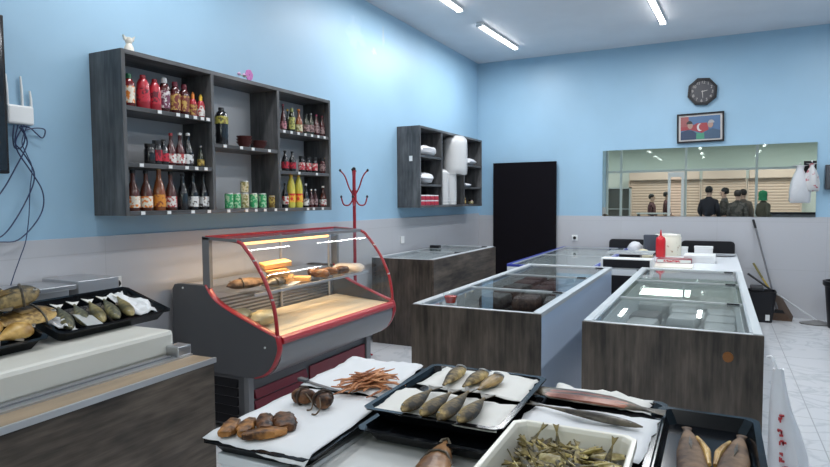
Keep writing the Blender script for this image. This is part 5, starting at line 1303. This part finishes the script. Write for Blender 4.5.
# ------------------------------------------------------------------ people seen in the mirror
def skinned(name, V, E, Rr, m, parent=None, root=0, sub=2):
    me = bpy.data.meshes.new(name); me.from_pydata(V, E, []); me.materials.append(m)
    o = bpy.data.objects.new(name, me); COL.objects.link(o)
    if parent: o.parent = parent
    sk = o.modifiers.new('skin', 'SKIN'); sk.use_smooth_shade = True
    for i, v in enumerate(me.skin_vertices[0].data):
        r = Rr[i]; v.radius = r if hasattr(r, '__len__') else (r, r); v.use_root = (i == root)
    s = o.modifiers.new('smooth', 'SUBSURF'); s.levels = 1; s.render_levels = sub
    return o
def person(loc, rz, h, jacket, trousers, haircol, label, sit=False, bald=False, scarf=None, armpose=0):
    t = thing('person', label, 'person', loc, rz, 'people beyond the shop counter'); k = h / 1.75; t.scale = (k, k, k)
    dz = -.40 if sit else 0
    def z(v): return v + dz
    hip = z(.92)
    V = [(0, 0, hip), (0, -.01, z(1.12)), (0, 0, z(1.36)), (0, .01, z(1.45)), (0, -.01, z(1.54)), (0, -.02, z(1.62)), (0, -.015, z(1.70))]
    E = [(0, 1), (1, 2), (2, 3), (3, 4), (4, 5), (5, 6)]
    Rr = [(.16, .11), (.145, .10), (.15, .105), (.06, .06), (.058, .062), (.078, .092), (.06, .072)]
    JV, JE, JR = list(V[:4]) + [(0, .005, z(1.505))], [(0, 1), (1, 2), (2, 3), (3, 4)], [(.19, .14), (.18, .135), (.17, .13), (.09, .085), (.078, .08)]
    TV, TE, TR = [(0, 0, hip)], [], [(.17, .125)]
    for s in (-1, 1):
        i = len(V)
        el = (s * .225, .03, z(1.12)); wr = (s * .20, -.14 if armpose else -.03, z(.98 if armpose else .88)); hd = (s * .17, -.22 if armpose else -.05, z(.97 if armpose else .80))
        V += [(s * .165, 0, z(1.37)), el, wr, hd]; E += [(2, i), (i, i + 1), (i + 1, i + 2), (i + 2, i + 3)]; Rr += [.055, .043, .03, (.04, .022)]
        for f in range(4):
            n = len(V); V.append((hd[0] + s * (.0) + .012 * (f - 1.5), hd[1] - .03, hd[2] - .06 - .006 * (1.5 - abs(f - 1.5)))); E.append((i + 3, n)); Rr.append(.008)
        n = len(V); V.append((hd[0] - s * .045, hd[1] - .03, hd[2] - .01)); E.append((i + 3, n)); Rr.append(.009)
        j = len(JV); JV += [(s * .165, 0, z(1.365)), el, (wr[0], wr[1], wr[2])]; JE += [(2, j), (j, j + 1), (j + 1, j + 2)]; JR += [.085, .07, .055]
        if sit: kn, an, to = (s * .12, -.42, .50), (s * .12, -.40, .09), (s * .12, -.52, .04)
        else: kn, an, to = (s * .11, -.01, .50), (s * .12, .02, .09), (s * .13, -.12, .035)
        i = len(V); V += [(s * .095, 0, hip - .06), kn, an, to]; E += [(0, i), (i, i + 1), (i + 1, i + 2), (i + 2, i + 3)]; Rr += [.085, .058, .04, (.042, .03)]
        j = len(TV); TV += [(s * .10, 0, hip - .07), kn, (an[0], an[1], an[2] + .02)]; TE += [(0, j), (j, j + 1), (j + 1, j + 2)]; TR += [.105, .08, .065]
    b = skinned('body', V, E, Rr, M['skin'], t)
    skinned('jacket', JV, JE, JR, jacket, t); skinned('trousers', TV, TE, TR, trousers, t)
    hz = z(1.66)
    if not bald:
        rg = []
        for zz, k1 in ((-.055, .72), (-.03, .92), (.0, 1.0), (.03, 1.03), (.08, .92), (.11, .6), (.122, .2)):
            rg.append([(.088 * k1 * math.cos(a), .018 + .016 * (zz < .03) + (.098 - .014 * (zz < .03)) * k1 * math.sin(a), hz + zz) for a in [2 * PI * q / 14 for q in range(14)]])
        obj('hair', MB().loft(rg), haircol, t, smooth=True)
    if scarf:
        rg = []
        for zz, k1 in ((-.16, 1.15), (-.08, 1.0), (.0, 1.1), (.06, 1.08), (.10, .8), (.13, .2)):
            rg.append([(.098 * k1 * math.cos(a), .025 + .105 * k1 * math.sin(a), hz + zz) for a in [2 * PI * q / 14 for q in range(14)]])
        obj('headscarf', MB().loft(rg), scarf, t, smooth=True)
    fc = MB(); fc.lathe([(.0, -.02), (.014, -.012), (.006, .03)], 6, (0, -.112, z(1.625)))
    obj('nose', fc, 'skin', t, smooth=True)
    ey = MB()
    for s in (-1, 1): ey.lathe([(.0, -.008), (.012, 0), (.0, .008)], 8, (s * .032, -.098, z(1.65)))
    obj('eyes', ey, 'black', t); obj('mouth', MB().box(-.025, .025, -.103, -.09, z(1.572), z(1.582)), mat('lips ' + label[:12], (.35, .12, .11), .5), t)
    er = MB()
    for s in (-1, 1): er.lathe([(.006, -.03), (.016, 0), (.006, .03)], 8, (s * .084, .0, z(1.635)))
    obj('ears', er, 'skin', t, smooth=True)
    return t
navyj = mat('black jacket cloth', (.012, .012, .018), .8); greyj = mat('camouflage jacket', (.11, .10, .085), .8, col2=(.05, .048, .042), scale=14, lo=.45, hi=.55)
brownj = mat('brown grey jacket', (.13, .11, .09), .8); marj = mat('maroon jacket', (.09, .035, .04), .8); olj = mat('olive jacket', (.09, .085, .06), .8)
dkt = mat('dark trousers', (.02, .02, .025), .8); blackhair = mat('black hair', (.012, .010, .009), .6); greyhair = mat('dark brown hair', (.035, .025, .02), .6)
person((-.22, -1.5, 0), 15, 1.88, navyj, dkt, blackhair, 'standing person in a black jacket seen from behind in mirror', armpose=1)
person((.17, -1.95, 0), -80, 1.84, greyj, dkt, blackhair, 'standing person in camouflage jacket beside the one in black', armpose=1)
person((.50, -1.35, 0), 20, 1.76, greyj, dkt, greyhair, 'shorter standing person in camouflage jacket by the mullion', armpose=1)
person((.66, -2.3, 0), 10, 1.80, brownj, dkt, blackhair, 'standing person in brown grey jacket behind the camouflage one')
person((1.14, -1.7, 0), 60, 1.74, olj, dkt, blackhair, 'person wearing a green headscarf and olive jacket in mirror', scarf=mat('green cloth', (.02, .22, .09), .7), armpose=1)
person((-2.05, -4.9, 0), 100, 1.72, marj, dkt, blackhair, 'person in maroon jacket sitting nearer the white table', armpose=1)
person((-1.60, -5.3, 0), 80, 1.8, marj, dkt, blackhair, 'person in maroon jacket standing close behind another one', armpose=1)
t = thing('market_table', 'white topped table beside the maroon jacketed people in mirror', 'table', (-1.9, -4.2, 0))
obj('tabletop', MB().box(-.55, .5, -.25, .25, 1.06, 1.10), 'white_plastic', t)
for sx in (-.5, .45): obj('leg', MB().box(sx - .02, sx + .02, -.22, .22, 0, 1.06), 'black', t)
t = thing('market_rack', 'grey metal rack with glass standing in the corridor', 'rack', (-3.3, -5.4, 0))
mb = MB(); mb.box(-.5, -.45, -.2, .2, 0, 2.0); mb.box(.45, .5, -.2, .2, 0, 2.0); mb.box(-.5, .5, -.2, .2, 1.95, 2.0); mb.box(-.45, .45, -.2, .2, 1.2, 1.23)
obj('frame', mb, 'alu', t); obj('back_panel', MB().box(-.45, .45, -.2, -.18, 0, 1.95), mat('dim panel', (.20, .19, .18), .5), t)
t = thing('dark_counter', 'dark counter beside the person with green headscarf', 'counter', (1.75, -2.5, 0))
obj('worktop', MB().box(-.7, .9, -.25, .25, 1.10, 1.16), 'black', t); obj('cabinet', MB().box(-.65, .85, -.2, .2, 0, 1.10), 'deli_grey2', t)

# ------------------------------------------------------------------ world, camera, colour
w = bpy.data.worlds.new('World'); S.world = w; w.use_nodes = True
w.node_tree.nodes['Background'].inputs[0].default_value = (.75, .85, 1, 1); w.node_tree.nodes['Background'].inputs[1].default_value = .4
yaw, pitch, roll = R(26.75), R(3.16), R(.35)
F = Vector((-math.sin(yaw) * math.cos(pitch), math.cos(yaw) * math.cos(pitch), -math.sin(pitch)))
r0 = Vector((math.cos(yaw), math.sin(yaw), 0)); d0 = F.cross(r0)
rt = r0 * math.cos(roll) + d0 * math.sin(roll); dn = d0 * math.cos(roll) - r0 * math.sin(roll)
cam = bpy.data.cameras.new('Camera'); cam.sensor_width = 36; cam.sensor_fit = 'HORIZONTAL'; cam.lens = 600 / 830 * 36; cam.clip_start = .05
co = bpy.data.objects.new('Camera', cam); COL.objects.link(co)
co.matrix_world = Matrix(((rt.x, -dn.x, -F.x, 0), (rt.y, -dn.y, -F.y, 0), (rt.z, -dn.z, -F.z, 1.5), (0, 0, 0, 1)))
S.camera = co
S.view_settings.view_transform = 'Standard'; S.view_settings.look = 'None'; S.view_settings.gamma = 1; S.view_settings.exposure = .36
S.view_settings.use_curve_mapping = False
S.cycles.max_bounces = 10; S.cycles.transparent_max_bounces = 24; S.cycles.glossy_bounces = 6
